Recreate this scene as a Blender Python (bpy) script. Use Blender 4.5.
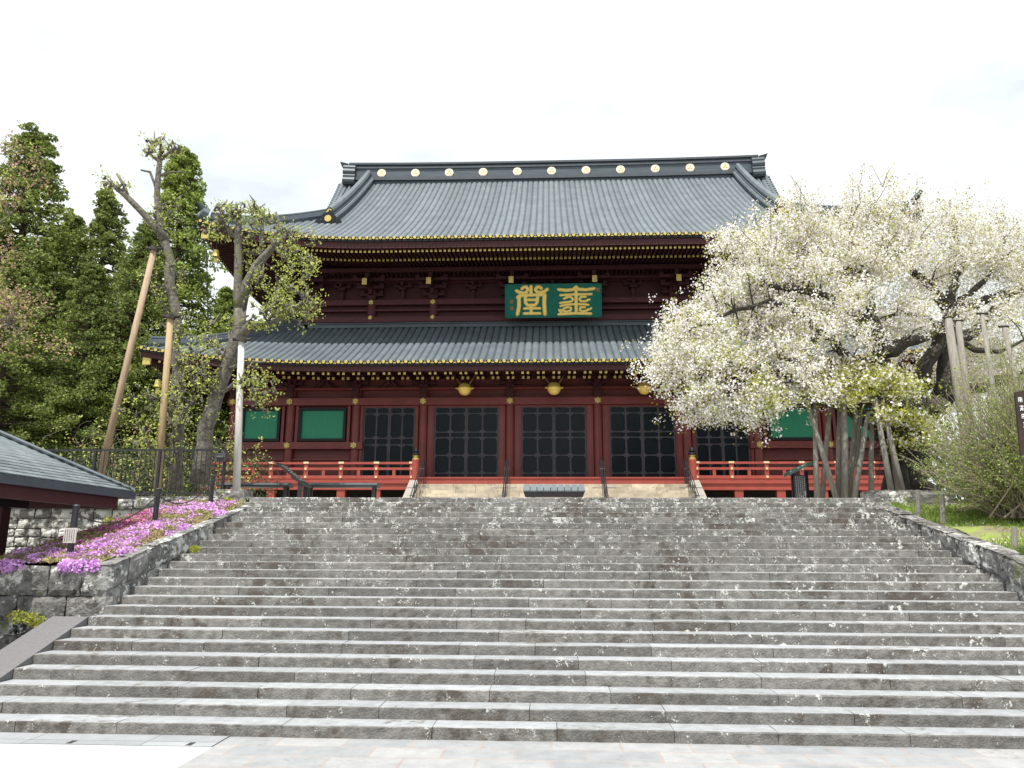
import bpy, math, random
import numpy as np
from mathutils import Vector, Matrix
random.seed(7); rng = np.random.default_rng(7)
R = math.radians
for o in list(bpy.data.objects): bpy.data.objects.remove(o)
scene = bpy.context.scene
COL = scene.collection

# ---------------------------------------------------------------- camera
FPX = 780.; PITCH = R(12.0); YAW = R(2.8); ROLL = 0.0043; EYE = 2.35
fwd = np.array([-math.sin(YAW)*math.cos(PITCH), math.cos(YAW)*math.cos(PITCH), math.sin(PITCH)])
rt0 = np.array([math.cos(YAW), math.sin(YAW), 0.]); up0 = np.cross(rt0, fwd)
rt = rt0*math.cos(ROLL)+up0*math.sin(ROLL); upv = -rt0*math.sin(ROLL)+up0*math.cos(ROLL)
cam_d = bpy.data.cameras.new('camera'); cam = bpy.data.objects.new('camera', cam_d); COL.objects.link(cam)
cam_d.lens = FPX/1024*36; cam_d.sensor_width = 36; cam_d.clip_start = .1; cam_d.clip_end = 6000
cam.matrix_world = Matrix(((rt[0],upv[0],-fwd[0],0),(rt[1],upv[1],-fwd[1],0),(rt[2],upv[2],-fwd[2],EYE),(0,0,0,1)))
scene.camera = cam
def P(x, y, Y):
    """point of the place at distance Y on the sight line measured from the photograph"""
    d = fwd+rt*(x-512)/FPX+upv*(384-y)/FPX
    return np.array([0,0,EYE])+d*(Y/d[1])
def PXZ(x, y, Y): p = P(x,y,Y); return p[0], p[2]

# ---------------------------------------------------------------- light
SUN_EL, SUN_AZ = 68.0, -14.0           # azimuth: degrees to the left of the viewer's back
sd = np.array([math.sin(R(SUN_AZ))*math.cos(R(SUN_EL)), -math.cos(R(SUN_AZ))*math.cos(R(SUN_EL)), math.sin(R(SUN_EL))])  # towards the sun
sl = bpy.data.lights.new('sun', 'SUN'); sl.energy = 4.6; sl.angle = R(.55); sl.color = (1.0, .955, .89)
so = bpy.data.objects.new('sun', sl); COL.objects.link(so); so.location = (-10,-20,60)
so.rotation_euler = Vector(sd).to_track_quat('Z','Y').to_euler()
w = bpy.data.worlds.new('World'); scene.world = w; w.use_nodes = True
nt = w.node_tree; nt.nodes.clear()
def N(t, typ, **kw):
    n = t.nodes.new(typ)
    for k, v in kw.items(): setattr(n, k, v)
    return n
sky = N(nt,'ShaderNodeTexSky', sky_type='NISHITA', sun_disc=False, sun_elevation=R(SUN_EL), sun_rotation=math.atan2(sd[0], sd[1]))
sky.air_density = 1.0; sky.dust_density = 2.0; sky.altitude = 600
tc = N(nt,'ShaderNodeTexCoord'); mp = N(nt,'ShaderNodeMapping'); mp.inputs['Scale'].default_value = (1,1,2.2)
ns = N(nt,'ShaderNodeTexNoise'); ns.inputs['Scale'].default_value = 2.1; ns.inputs['Detail'].default_value = 7; ns.inputs['Roughness'].default_value = .62
cr = N(nt,'ShaderNodeValToRGB'); cr.color_ramp.elements[0].position = .30; cr.color_ramp.elements[0].color = (.66,.66,.66,1); cr.color_ramp.elements[1].position = .50
mx = N(nt,'ShaderNodeMixRGB'); mx.inputs[2].default_value = (8.3, 8.7, 8.8, 1)
bg = N(nt,'ShaderNodeBackground'); bg.inputs[1].default_value = .10; out = N(nt,'ShaderNodeOutputWorld')
L = nt.links.new
L(tc.outputs['Generated'], mp.inputs[0]); L(mp.outputs[0], ns.inputs[0]); L(ns.outputs[0], cr.inputs[0])
L(cr.outputs[0], mx.inputs[0]); L(sky.outputs[0], mx.inputs[1]); L(mx.outputs[0], bg.inputs[0]); L(bg.outputs[0], out.inputs[0])
scene.view_settings.view_transform = 'Standard'; scene.view_settings.look = 'None'
scene.view_settings.exposure = 0.45; scene.view_settings.gamma = 1.0; scene.view_settings.use_curve_mapping = False
scene.render.engine = 'CYCLES'
scene.render.resolution_x = 1024; scene.render.resolution_y = 768

# ---------------------------------------------------------------- materials
def mat(name, c1, c2=None, scale=3., rough=.6, metal=0., bump=0., bscale=None, island=0., spec=.5, lichen=None, lo=.35, hi=.65, stretch=None, detail=6, translucent=0., mortar=None):
    m = bpy.data.materials.new(name); m.use_nodes = True; t = m.node_tree; b = t.nodes['Principled BSDF']; l = t.links.new
    if c2 is None: c2 = tuple(c*.8 for c in c1)
    geo = N(t,'ShaderNodeNewGeometry'); tcn = N(t,'ShaderNodeTexCoord'); mpn = N(t,'ShaderNodeMapping'); l(tcn.outputs['Object'], mpn.inputs[0])
    if stretch: mpn.inputs['Scale'].default_value = stretch
    n1 = N(t,'ShaderNodeTexNoise'); n1.inputs['Scale'].default_value = scale; n1.inputs['Detail'].default_value = detail; n1.inputs['Roughness'].default_value = .65
    l(mpn.outputs[0], n1.inputs[0])
    rp = N(t,'ShaderNodeValToRGB'); rp.color_ramp.elements[0].position = lo; rp.color_ramp.elements[1].position = hi
    rp.color_ramp.elements[0].color = (*c2,1); rp.color_ramp.elements[1].color = (*c1,1); l(n1.outputs[0], rp.inputs[0])
    col = rp.outputs[0]
    if island:
        mr = N(t,'ShaderNodeMapRange'); mr.inputs[3].default_value = 1-island; mr.inputs[4].default_value = 1+island
        l(geo.outputs['Random Per Island'], mr.inputs[0])
        mm = N(t,'ShaderNodeVectorMath', operation='SCALE'); l(col, mm.inputs[0]); l(mr.outputs[0], mm.inputs['Scale']); col = mm.outputs[0]
    if lichen:                                        # list of (colour, scale, threshold, softness, mask(axis, from, to, thresholdshift))
        for (lc, ls, th, sf, msk) in lichen:
            n2 = N(t,'ShaderNodeTexNoise'); n2.inputs['Scale'].default_value = ls; n2.inputs['Detail'].default_value = 5; n2.inputs['Roughness'].default_value = .6
            l(tcn.outputs['Object'], n2.inputs[0]); val = n2.outputs[0]
            n3 = N(t,'ShaderNodeTexNoise'); n3.inputs['Scale'].default_value = ls*.15; n3.inputs['Detail'].default_value = 3
            l(tcn.outputs['Object'], n3.inputs[0])
            ad = N(t,'ShaderNodeMath', operation='MULTIPLY_ADD'); ad.inputs[1].default_value = .9; l(n3.outputs[0], ad.inputs[0]); l(val, ad.inputs[2]); val = ad.outputs[0]
            if msk:
                sx = N(t,'ShaderNodeSeparateXYZ'); l(tcn.outputs['Object'], sx.inputs[0])
                mr2 = N(t,'ShaderNodeMapRange'); mr2.inputs[1].default_value = msk[1]; mr2.inputs[2].default_value = msk[2]; mr2.inputs[3].default_value = msk[3]; mr2.inputs[4].default_value = msk[4]
                l(sx.outputs[msk[0]], mr2.inputs[0]); a2 = N(t,'ShaderNodeMath', operation='ADD'); l(val, a2.inputs[0]); l(mr2.outputs[0], a2.inputs[1]); val = a2.outputs[0]
            r2 = N(t,'ShaderNodeMapRange'); r2.inputs[1].default_value = th; r2.inputs[2].default_value = th+sf; l(val, r2.inputs[0])
            mxx = N(t,'ShaderNodeMixRGB'); mxx.inputs[2].default_value = (*lc,1); l(r2.outputs[0], mxx.inputs[0]); l(col, mxx.inputs[1]); col = mxx.outputs[0]
    if mortar:
        br = N(t,'ShaderNodeTexBrick'); mc, bw, bh, ms = mortar
        br.inputs['Scale'].default_value = 1; br.inputs['Brick Width'].default_value = bw; br.inputs['Row Height'].default_value = bh; br.inputs['Mortar Size'].default_value = ms
        br.inputs['Color1'].default_value = (.86,.88,.9,1); br.inputs['Color2'].default_value = (1.12,1.1,1.08,1); br.inputs['Mortar'].default_value = (*mc,1)
        l(mpn.outputs[0], br.inputs[0])
        mu = N(t,'ShaderNodeMixRGB', blend_type='MULTIPLY'); mu.inputs[0].default_value = 1; l(col, mu.inputs[1]); l(br.outputs[0], mu.inputs[2]); col = mu.outputs[0]
    l(col, b.inputs['Base Color'])
    b.inputs['Roughness'].default_value = rough; b.inputs['Metallic'].default_value = metal; b.inputs['Specular IOR Level'].default_value = spec
    if bump:
        bn = N(t,'ShaderNodeBump'); bn.inputs['Strength'].default_value = 1; bn.inputs['Distance'].default_value = bump
        n4 = N(t,'ShaderNodeTexNoise'); n4.inputs['Scale'].default_value = bscale or scale*4; n4.inputs['Detail'].default_value = 6
        l(mpn.outputs[0], n4.inputs[0]); l(n4.outputs[0], bn.inputs['Height']); l(bn.outputs[0], b.inputs['Normal'])
    if translucent:
        tr = N(t,'ShaderNodeBsdfTranslucent'); l(col, tr.inputs[0]); ms_ = N(t,'ShaderNodeMixShader'); ms_.inputs[0].default_value = translucent
        l(b.outputs[0], ms_.inputs[1]); l(tr.outputs[0], ms_.inputs[2]); l(ms_.outputs[0], t.nodes['Material Output'].inputs[0])
    return m
M = {}
M['riser'] = mat('riser_stone', (.205,.198,.187), (.108,.104,.098), 7, .92, bump=.016, bscale=34, island=.22, detail=9,  # darker stone on the step fronts, paler stone on the treads
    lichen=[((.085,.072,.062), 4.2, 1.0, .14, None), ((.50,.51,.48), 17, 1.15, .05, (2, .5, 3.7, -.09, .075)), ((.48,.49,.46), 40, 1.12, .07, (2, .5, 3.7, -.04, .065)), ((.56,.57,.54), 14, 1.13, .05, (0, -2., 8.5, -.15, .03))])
M['tread'] = mat('tread_stone', (.325,.34,.355), (.24,.252,.265), 6, .8, bump=.003, bscale=40, island=.10,
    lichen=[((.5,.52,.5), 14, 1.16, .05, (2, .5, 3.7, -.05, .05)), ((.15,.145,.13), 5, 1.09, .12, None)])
M['stone_wall'] = mat('lichen_stone', (.26,.256,.245), (.075,.073,.070), 5, .92, bump=.035, bscale=22, island=.30, detail=9, lichen=[((.55,.56,.53), 8, 1.02, .08, None), ((.04,.038,.036), 12, 1.07, .08, None), ((.13,.15,.06), 4, 1.1, .08, None)])
M['pale_wall'] = mat('pale_stone', (.60,.59,.55), (.42,.41,.38), 4, .9, bump=.02, bscale=14, island=.14, lichen=[((.12,.115,.105), 4.5, 1.05, .07, None), ((.16,.16,.13), 16, 1.08, .06, None)])
M['joint'] = mat('dark_earth', (.05,.045,.038), (.025,.022,.02), 8, 1.)
M['cream'] = mat('cream_stone', (.52,.46,.36), (.36,.31,.24), 3, .85, bump=.006, island=.22, lichen=[((.24,.22,.2), 6, 1.1, .08, None)])
M['granite'] = mat('grey_granite', (.18,.178,.182), (.105,.103,.107), 60, .8, detail=4, bump=.004, bscale=90)
M['plaza'] = mat('paving', (.31,.318,.325), (.25,.258,.268), 3.4, .78, bump=.004, bscale=60, mortar=((1.05,.90,.82), .85, .48, .017), lichen=[((.20,.20,.20), 8, 1.12, .15, None)])
M['concrete'] = mat('pale_concrete', (.50,.50,.49), (.45,.45,.44), 1.5, .8)
M['cheek'] = mat('cheek_stone', (.34,.32,.28), (.27,.25,.22), 4, .85, bump=.004)
M['strip'] = mat('kerb_slabs', (.30,.315,.33), (.25,.265,.28), 3, .75, island=.12)
M['gravel'] = mat('gravel_ground', (.42,.40,.36), (.30,.28,.25), 30, .95, bump=.01, bscale=90)
M['earth'] = mat('earth_ground', (.12,.11,.07), (.07,.075,.035), 3, 1., bump=.03)
M['grass'] = mat('grass_bank', (.22,.28,.06), (.20,.17,.11), 1.4, 1., bump=.03, bscale=20, lo=.42, hi=.58)
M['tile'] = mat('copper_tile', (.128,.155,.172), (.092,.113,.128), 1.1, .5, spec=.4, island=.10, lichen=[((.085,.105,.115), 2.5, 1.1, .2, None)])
M['tile_flat'] = mat('copper_trough', (.055,.072,.086), (.038,.05,.06), 1.1, .6)  # trough copper coloured darker, standing in for shade between the rolls
M['ridge'] = mat('copper_ridge', (.065,.088,.108), (.04,.055,.07), 1.6, .5, stretch=(.4,1,3))
M['ridge_dark'] = mat('copper_ridge_cap', (.055,.07,.088), (.038,.048,.06), 2, .5)
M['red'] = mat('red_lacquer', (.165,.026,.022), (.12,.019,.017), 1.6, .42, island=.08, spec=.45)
M['red_shaded'] = mat('shaded_red_lacquer', (.052,.011,.014), (.034,.008,.010), 2.0, .55, island=.14, stretch=(1,1,3), spec=.3)  # darker copy of the red, shade under the eaves put into its colour
M['red_upper_shaded'] = mat('shaded_upper_lacquer', (.088,.021,.028), (.062,.015,.020), 2.4, .55, island=.08, stretch=(.5,1,3), spec=.3)  # upper storey red, eave shade painted in as a darker tone
M['red_wall'] = mat('red_plank', (.135,.026,.024), (.10,.019,.018), 4, .55, stretch=(.3,1,4))
M['vermilion'] = mat('vermilion_paint', (.33,.060,.042), (.26,.047,.034), 2.2, .55, island=.06)
M['gold'] = mat('gilt', (.62,.50,.15), (.45,.36,.11), 9, .45, metal=.45)
M['gold_dark'] = mat('old_gilt', (.42,.30,.09), (.22,.16,.06), 8, .5, metal=.5)
M['gold_letter'] = mat('gilt_letter', (.85,.64,.17), (.72,.52,.14), 12, .5, metal=.15)
M['gilt_pale'] = mat('pale_gilt', (.85,.70,.42), (.75,.58,.32), 9, .4, metal=.3)
M['medal'] = mat('bright_gilt', (.95,.80,.66), (.85,.68,.52), 9, .4, metal=.25)
M['black'] = mat('black_lacquer', (.010,.013,.017), (.006,.008,.011), 4, .45, spec=.25)
M['panel'] = mat('glossy_black_panel', (.0045,.010,.015), (.003,.007,.011), 1.5, .22, spec=.16)
M['ironwork'] = mat('dull_iron', (.070,.068,.080), (.045,.043,.052), 6, .55, spec=.3)
M['green'] = mat('green_panel', (.008,.23,.125), (.007,.19,.10), 5, .55, stretch=(5,1,.4))
M['teal'] = mat('green_board', (.006,.125,.092), (.005,.105,.078), 4, .6, spec=.2)
M['dark_iron'] = mat('black_iron', (.018,.019,.023), (.011,.012,.015), 8, .45)
M['pole_white'] = mat('whitened_pole', (.62,.60,.56), (.48,.46,.43), 5, .7, stretch=(6,6,.4))
M['pole_tan'] = mat('tan_timber', (.42,.31,.17), (.28,.20,.11), 4, .75, stretch=(6,6,.5))
M['pole_brown'] = mat('peeled_log', (.42,.31,.21), (.29,.205,.135), 3, .8, stretch=(6,6,.6))
M['pole_grey'] = mat('grey_timber', (.27,.25,.22), (.15,.14,.12), 4, .85, stretch=(8,8,.6), island=.1)
M['bark_dark'] = mat('dark_bark', (.060,.050,.042), (.022,.019,.017), 5, .95, bump=.04, bscale=9)
M['bark_grey'] = mat('grey_bark', (.19,.175,.145), (.055,.05,.042), 9, .95, bump=.03, bscale=12, lichen=[((.13,.14,.04), 3, 1.05, .1, None)])
M['bark_cedar'] = mat('cedar_bark', (.13,.095,.07), (.07,.05,.04), 4, .95, stretch=(3,3,.5))
M['twig'] = mat('twig_bark', (.22,.19,.15), (.12,.10,.08), 6, .9, island=.3)
M['blossom'] = mat('white_blossom', (.88,.865,.85), (.81,.78,.765), 1.2, .7, island=.16, translucent=.3)
M['leaf_new'] = mat('young_leaf', (.46,.45,.06), (.34,.38,.055), .9, .6, island=.35, translucent=.35)
M['leaf_bronze'] = mat('bronze_leaf', (.36,.22,.12), (.30,.20,.08), 1.2, .6, island=.35, translucent=.3)
M['leaf_pale'] = mat('pale_green_leaf', (.50,.54,.14), (.36,.43,.09), 1.0, .6, island=.35, translucent=.35)
M['needle'] = mat('cedar_foliage', (.24,.29,.065), (.11,.155,.038), .25, .75, island=.45, translucent=.3, lo=.3, hi=.7)
M['needle_light'] = mat('bright_cedar_foliage', (.29,.36,.07), (.16,.23,.045), .25, .75, island=.45, translucent=.3, lo=.3, hi=.7)
M['leaf_dark'] = mat('dark_shrub_leaf', (.055,.085,.02), (.025,.045,.012), .5, .7, island=.4, translucent=.2)
M['pink'] = mat('pink_phlox', (.80,.50,.86), (.68,.33,.76), 3, .7, island=.25, translucent=.15)
M['magenta'] = mat('magenta_phlox', (.64,.20,.42), (.52,.13,.34), 3, .7, island=.25, translucent=.15)
M['sign_brown'] = mat('brown_sign', (.035,.018,.012), (.025,.013,.009), 3, .6)
M['ink_white'] = mat('white_lettering', (.75,.76,.78), (.7,.7,.72), 3, .6)
M['ink_dark'] = mat('dark_lettering', (.05,.03,.03), (.04,.03,.03), 3, .6)
M['plaque_white'] = mat('pale_plaque', (.55,.52,.50), (.45,.42,.40), 3, .6)
M['shingle'] = mat('slate_shingle', (.17,.20,.215), (.11,.132,.145), 2.5, .6, island=.2)
M['seal'] = mat('brown_seal', (.28,.13,.07), (.2,.09,.05), 12, .6)
M['bench_grey'] = mat('grey_bench', (.13,.155,.17), (.10,.12,.135), 3, .5)
M['copper_green'] = mat('green_copper', (.05,.13,.10), (.03,.07,.06), 4, .5)

# ---------------------------------------------------------------- mesh tools
ORG = {}
def tag(o, label=None, cat=None, group=None, kind=None):
    if label: o['label'] = label
    if cat: o['category'] = cat
    if group: o['group'] = group
    if kind: o['kind'] = kind
    return o
def empty(name, loc, label, cat, group=None):
    o = bpy.data.objects.new(name, None); COL.objects.link(o); o.location = tuple(float(v) for v in loc)
    o.empty_display_size = .3; ORG[o.name] = np.array(loc, float); return tag(o, label, cat, group)
class MB:
    def __init__(s): s.v = []; s.f = []; s.m = []; s.n = 0; s.smooth = False
    def add(s, vs, fs, mi=0):
        b = s.n; s.v.extend([tuple(map(float, v)) for v in vs]); s.n += len(vs)
        s.f.extend([tuple(b+i for i in f) for f in fs]); s.m.extend([mi]*len(fs))
    def box(s, x0, x1, y0, y1, z0, z1, mi=0):
        if x0>x1: x0,x1=x1,x0
        if y0>y1: y0,y1=y1,y0
        if z0>z1: z0,z1=z1,z0
        s.add([(x0,y0,z0),(x1,y0,z0),(x1,y1,z0),(x0,y1,z0),(x0,y0,z1),(x1,y0,z1),(x1,y1,z1),(x0,y1,z1)],
              [(0,3,2,1),(4,5,6,7),(0,1,5,4),(1,2,6,5),(2,3,7,6),(3,0,4,7)], mi)
    def hexa(s, p, mi=0):   # eight corners, bottom ring then top ring
        s.add(p, [(0,3,2,1),(4,5,6,7),(0,1,5,4),(1,2,6,5),(2,3,7,6),(3,0,4,7)], mi)
    def beam(s, a, b, w, h, mi=0, upd=(0,0,1)):
        a = np.array(a,float); b = np.array(b,float); d = b-a; d /= np.linalg.norm(d); u = np.array(upd,float)
        r = np.cross(d,u); r /= np.linalg.norm(r); u = np.cross(r,d); r = r*w/2; u = u*h/2
        s.hexa([a-r-u,a+r-u,b+r-u,b-r-u,a-r+u,a+r+u,b+r+u,b-r+u], mi)
    def tube(s, pts, rad, n=8, mi=0, cap=True, sq=(1,1), upd=None):
        pts = [np.array(p,float) for p in pts]; k = len(pts)
        if not hasattr(rad,'__len__'): rad = [rad]*k
        vs = []; ref = None
        for i in range(k):
            d = pts[min(i+1,k-1)]-pts[max(i-1,0)]; d /= (np.linalg.norm(d)+1e-9)
            if ref is None:
                ref = np.array(upd if upd is not None else ((0,0,1) if abs(d[2])<.9 else (1,0,0)), float)
            r = np.cross(d,ref); r /= (np.linalg.norm(r)+1e-9); u = np.cross(r,d)
            if upd is None: ref = u
            for j in range(n):
                a = 2*math.pi*j/n; vs.append(pts[i]+rad[i]*(math.cos(a)*r*sq[0]+math.sin(a)*u*sq[1]))
        fs = [(i*n+j, i*n+(j+1)%n, (i+1)*n+(j+1)%n, (i+1)*n+j) for i in range(k-1) for j in range(n)]
        if cap: fs += [tuple(range(n-1,-1,-1)), tuple(range((k-1)*n, k*n))]
        s.add(vs, fs, mi)
    def cyl(s, x, y, z0, z1, r0, r1=None, n=16, mi=0): s.tube([(x,y,z0),(x,y,z1)], [r0, r0 if r1 is None else r1], n, mi)
    def disc(s, c, nrm, r, th, n=14, mi=0):
        c = np.array(c,float); nrm = np.array(nrm,float)/np.linalg.norm(nrm); s.tube([c-nrm*th/2, c+nrm*th/2], r, n, mi)
    def lathe(s, x, y, prof, n=14, mi=0): s.tube([(x,y,z) for r,z in prof], [r for r,z in prof], n, mi)
    def build(s, name, mats, parent=None, smooth=False):
        off = ORG[parent.name] if parent is not None else np.zeros(3)
        me = bpy.data.meshes.new(name); V = np.array(s.v, float)-off
        me.from_pydata(V.tolist(), [], s.f)
        if not isinstance(mats, (list,tuple)): mats = [mats]
        for m in mats: me.materials.append(M[m])
        me.polygons.foreach_set('material_index', s.m)
        if smooth: me.polygons.foreach_set('use_smooth', [True]*len(s.f))
        me.update(); o = bpy.data.objects.new(name, me); COL.objects.link(o)
        if parent is not None: o.parent = parent; ORG[o.name] = off
        else: ORG[o.name] = np.zeros(3)
        return o
def fast_mesh(name, V, F, mats, mi=None, parent=None, smooth=False):
    off = ORG[parent.name] if parent is not None else np.zeros(3)
    V = (np.asarray(V)-off).astype(np.float32); F = np.asarray(F, dtype=np.int32); k = F.shape[1]
    me = bpy.data.meshes.new(name); me.vertices.add(len(V)); me.vertices.foreach_set('co', V.ravel())
    me.loops.add(F.size); me.loops.foreach_set('vertex_index', F.ravel()); me.polygons.add(len(F))
    me.polygons.foreach_set('loop_start', np.arange(0, F.size, k, dtype=np.int32)); me.polygons.foreach_set('loop_total', np.full(len(F), k, dtype=np.int32))
    for m in (mats if isinstance(mats,(list,tuple)) else [mats]): me.materials.append(M[m])
    if mi is not None: me.polygons.foreach_set('material_index', np.asarray(mi, dtype=np.int32))
    me.update(calc_edges=True); me.validate(); o = bpy.data.objects.new(name, me); COL.objects.link(o)
    if parent is not None: o.parent = parent
    ORG[o.name] = off; return o
def copy_tree(o, loc=None, rz=0, scale=None, label=None, parent=None):
    c = o.copy(); COL.objects.link(c)
    if parent is not None: c.parent = parent
    for ch in list(o.children): copy_tree(ch, parent=c)
    if loc is not None: c.location = tuple(map(float, loc)); c.rotation_euler = (0,0,rz)
    if scale: c.scale = scale
    if label: c['label'] = label
    return c

# ================================================================ SETTING
CX = .22; T = .4442; RS = .149; D0 = 10.5; NST = 25; TOP = NST*RS
XL, XR = -7.97, 8.43
g = MB(); g.add([(-900,-900,-.03),(900,-900,-.03),(900,1500,-.03),(-900,1500,-.03)], [(0,1,2,3)])
tag(g.build('ground', 'gravel'), kind='structure')
g = MB(); g.add([(-4.1,-14,0),(40,-14,0),(40,10.54,0),(-4.1,10.54,0)], [(0,1,2,3)])
tag(g.build('paved_path', 'plaza'), kind='structure')
g = MB(); g.add([(-30,-14,-.002),(-4.1,-14,-.002),(-4.1,9.965,-.002),(-30,9.965,-.002)], [(0,1,2,3)])
tag(g.build('concrete_yard', 'concrete'), kind='structure')
g = MB()
x = -14.
while x < -4.1:
    x1 = min(x+1.5, -4.11); g.box(x+.004, x1-.004, 10.17, 10.5, -.1, .008); g.box(x+.004, x1-.004, 9.97, 10.165, -.1, .006, 1)
    g.box(x+.55, x+.62, 9.99, 10.14, .006, .0085, 2); x += 1.5
tag(g.build('kerb_strip', ['strip','strip','joint']), kind='structure')
# upper terrace
g = MB()
g.add([(-400,21.35,TOP-.03),(400,21.35,TOP-.03),(400,900,TOP-.03),(-400,900,TOP-.03)], [(0,1,2,3)])
g.add([(8.9,21.34,-.02),(400,21.34,-.02),(400,21.35,TOP-.03),(8.9,21.35,TOP-.03)], [(0,1,2,3)])
tag(g.build('upper_ground', 'earth'), kind='structure')
g = MB(); g.add([(XL-.3,D0+24*T+.5,TOP-.008),(XR+.6,D0+24*T+.5,TOP-.008),(20,24,TOP-.008),(20,39,TOP-.008),(-20,39,TOP-.008),(-20,24,TOP-.008)], [(0,1,2,3,4,5)])
tag(g.build('upper_plaza', 'gravel'), kind='structure')
# stairs: every step laid from separate long stones
g = MB()
for k in range(1, NST+1):
    y0 = D0+(k-1)*T; z1 = k*RS; x = XL-.25 if y0 > 14.2 else XL+random.uniform(-.008,.012); last = XR+.35; first = True
    while x < last:
        ln = random.uniform(1.1, 2.5)*(random.uniform(.35,1) if first else 1); xe = x+ln; first = False
        if last-xe < .5: xe = last
        dz = random.uniform(-.0025,.0025); dy = random.uniform(-.009,.004); n = max(2, int(ln/.16)); ch = random.uniform(.008,.02)
        vs = []; fs = []; mi = []
        for i in range(n+1):
            xx = x+.004+(xe-x-.008)*i/n; jy = random.gauss(0,.0035); jz = random.gauss(0,.0022); e = .009 if i in (0,n) else 0
            vs += [(xx, y0+dy+jy*.5+e, z1-RS-.03), (xx, y0+dy+jy+e+random.gauss(0,.003), z1-RS*.45), (xx, y0+dy+jy+e, z1+dz-ch+jz), (xx, y0+dy+jy+ch*.8+e, z1+dz+jz-e*.4), (xx, y0+T*.5, z1+dz-e*.2), (xx, y0+T+.06, z1+dz-.002)]
        for i in range(n):
            for j in range(5):
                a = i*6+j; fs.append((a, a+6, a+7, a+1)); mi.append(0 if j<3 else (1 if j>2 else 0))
        fs.append((0,1,2,3,4,5)); mi.append(0); b = n*6; fs.append((b+5,b+4,b+3,b+2,b+1,b)); mi.append(0)
        bb = g.n; g.add(vs, fs); g.m[-len(fs):] = mi
        x = xe
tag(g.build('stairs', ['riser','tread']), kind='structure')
g = MB()
pts = [(D0+.05,-.1)]; 
g.add([(XL+.02,D0+.06,-.05),(XR+.4,D0+.06,-.05),(XR+.4,D0+24*T+.1,TOP-RS-.06),(XL+.02,D0+24*T+.1,TOP-RS-.06)], [(0,1,2,3)])
tag(g.build('stairs_bedding', 'joint'), kind='structure')

# stone masonry: pillow faced blocks on a parametric patch
def stones(g, o, u, v, nrm, cells, bulge=.035, gap=.012, depth=.25, mi=0):
    """cells: list of quads [(u,v)*4] in the plane o + u*U + v*V; each becomes a rough block standing proud along nrm"""
    o, u, v, nrm = [np.array(a,float) for a in (o,u,v,nrm)]
    for q in cells:
        c = np.mean(q, axis=0); qq = []
        for p in q:
            d = np.array(p)-c; L_ = np.linalg.norm(d); qq.append(c+d*(1-gap*1.3/max(L_,.05)))
        n, m = 6, 5; ids = []; vs = []; off = random.uniform(-.02,.02)
        for i in range(n+1):
            for j in range(m+1):
                a, b = i/n, j/m
                ea = min(a,1-a)*n; eb = min(b,1-b)*m
                edge = min(1, min(ea,eb))
                p2 = (qq[0]*(1-a)*(1-b)+qq[1]*a*(1-b)+qq[2]*a*b+qq[3]*(1-a)*b)
                if edge == 0: p2 = p2+np.random.default_rng(int(abs(p2[0]*977+p2[1]*313)*10)%100000).normal(0,.008,2)
                h = off + (bulge*(.55+.45*(math.sin(math.pi*a)*math.sin(math.pi*b))**.5) + random.gauss(0,.008) if edge>0 else -.015)
                vs.append(o+u*p2[0]+v*p2[1]+nrm*h)
        fs = [(i*(m+1)+j, (i+1)*(m+1)+j, (i+1)*(m+1)+j+1, i*(m+1)+j+1) for i in range(n) for j in range(m)]
        k = len(vs); ring = [i*(m+1) for i in range(n+1)]+[n*(m+1)+j for j in range(1,m+1)]+[i*(m+1)+m for i in range(n-1,-1,-1)]+[j for j in range(m-1,0,-1)]
        for r_ in ring: vs.append(vs[r_]-nrm*depth)
        for t_ in range(len(ring)):
            a, b = t_, (t_+1)%len(ring); fs.append((ring[b], ring[a], k+a, k+b))
        g.add(vs, fs, mi)
def course_cells(u0, u1, rows, lmin, lmax, topf=None, botf=None):
    cells = []
    for (v0, v1) in rows:
        u = u0-random.random()*.3*lmin
        while u < u1-.02:
            ue = u+random.uniform(lmin,lmax)
            if u1-ue < lmin*.5: ue = u1
            a, b = max(u,u0), min(ue,u1)
            q = [(a,v0),(b,v0),(b,v1),(a,v1)]; cells.append(q); u = ue
    return cells
def bz(Y): return 2.05+.2165*(Y-14.1)       # top of the sloping borders
# left flower bed wall: front face
rows = [(-.05,.52),(.52,.98),(.98,1.50),(1.50,2.04)]
g = MB(); stones(g, (0,14.12,0), (1,0,0), (0,0,1), (0,-1,0), course_cells(-10.35,-7.97,rows,.55,1.0), bulge=.05)
# side face beside the stairs, stones follow the slope
def sloped(g, X, nx, y0, y1, lmin, lmax):
    for lev in (0,1,2):
        y = y0
        while y < y1-.05:
            ye = min(y+random.uniform(lmin,lmax), y1)
            if y1-ye < .3: ye = y1
            t0, t1 = bz(y)-lev*.47, bz(ye)-lev*.47; b0, b1 = t0-.47, t1-.47
            st = RS*((y-D0)/T)
            if t0 > st-.1: stones(g, (X,0,0), (0,1,0), (0,0,1), (nx,0,0), [[(y,b0),(ye,b1),(ye,t1),(y,t0)]], bulge=.04)
            y = ye
sloped(g, XL, 1, 14.1, 20.9, .5, 1.0)
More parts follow.
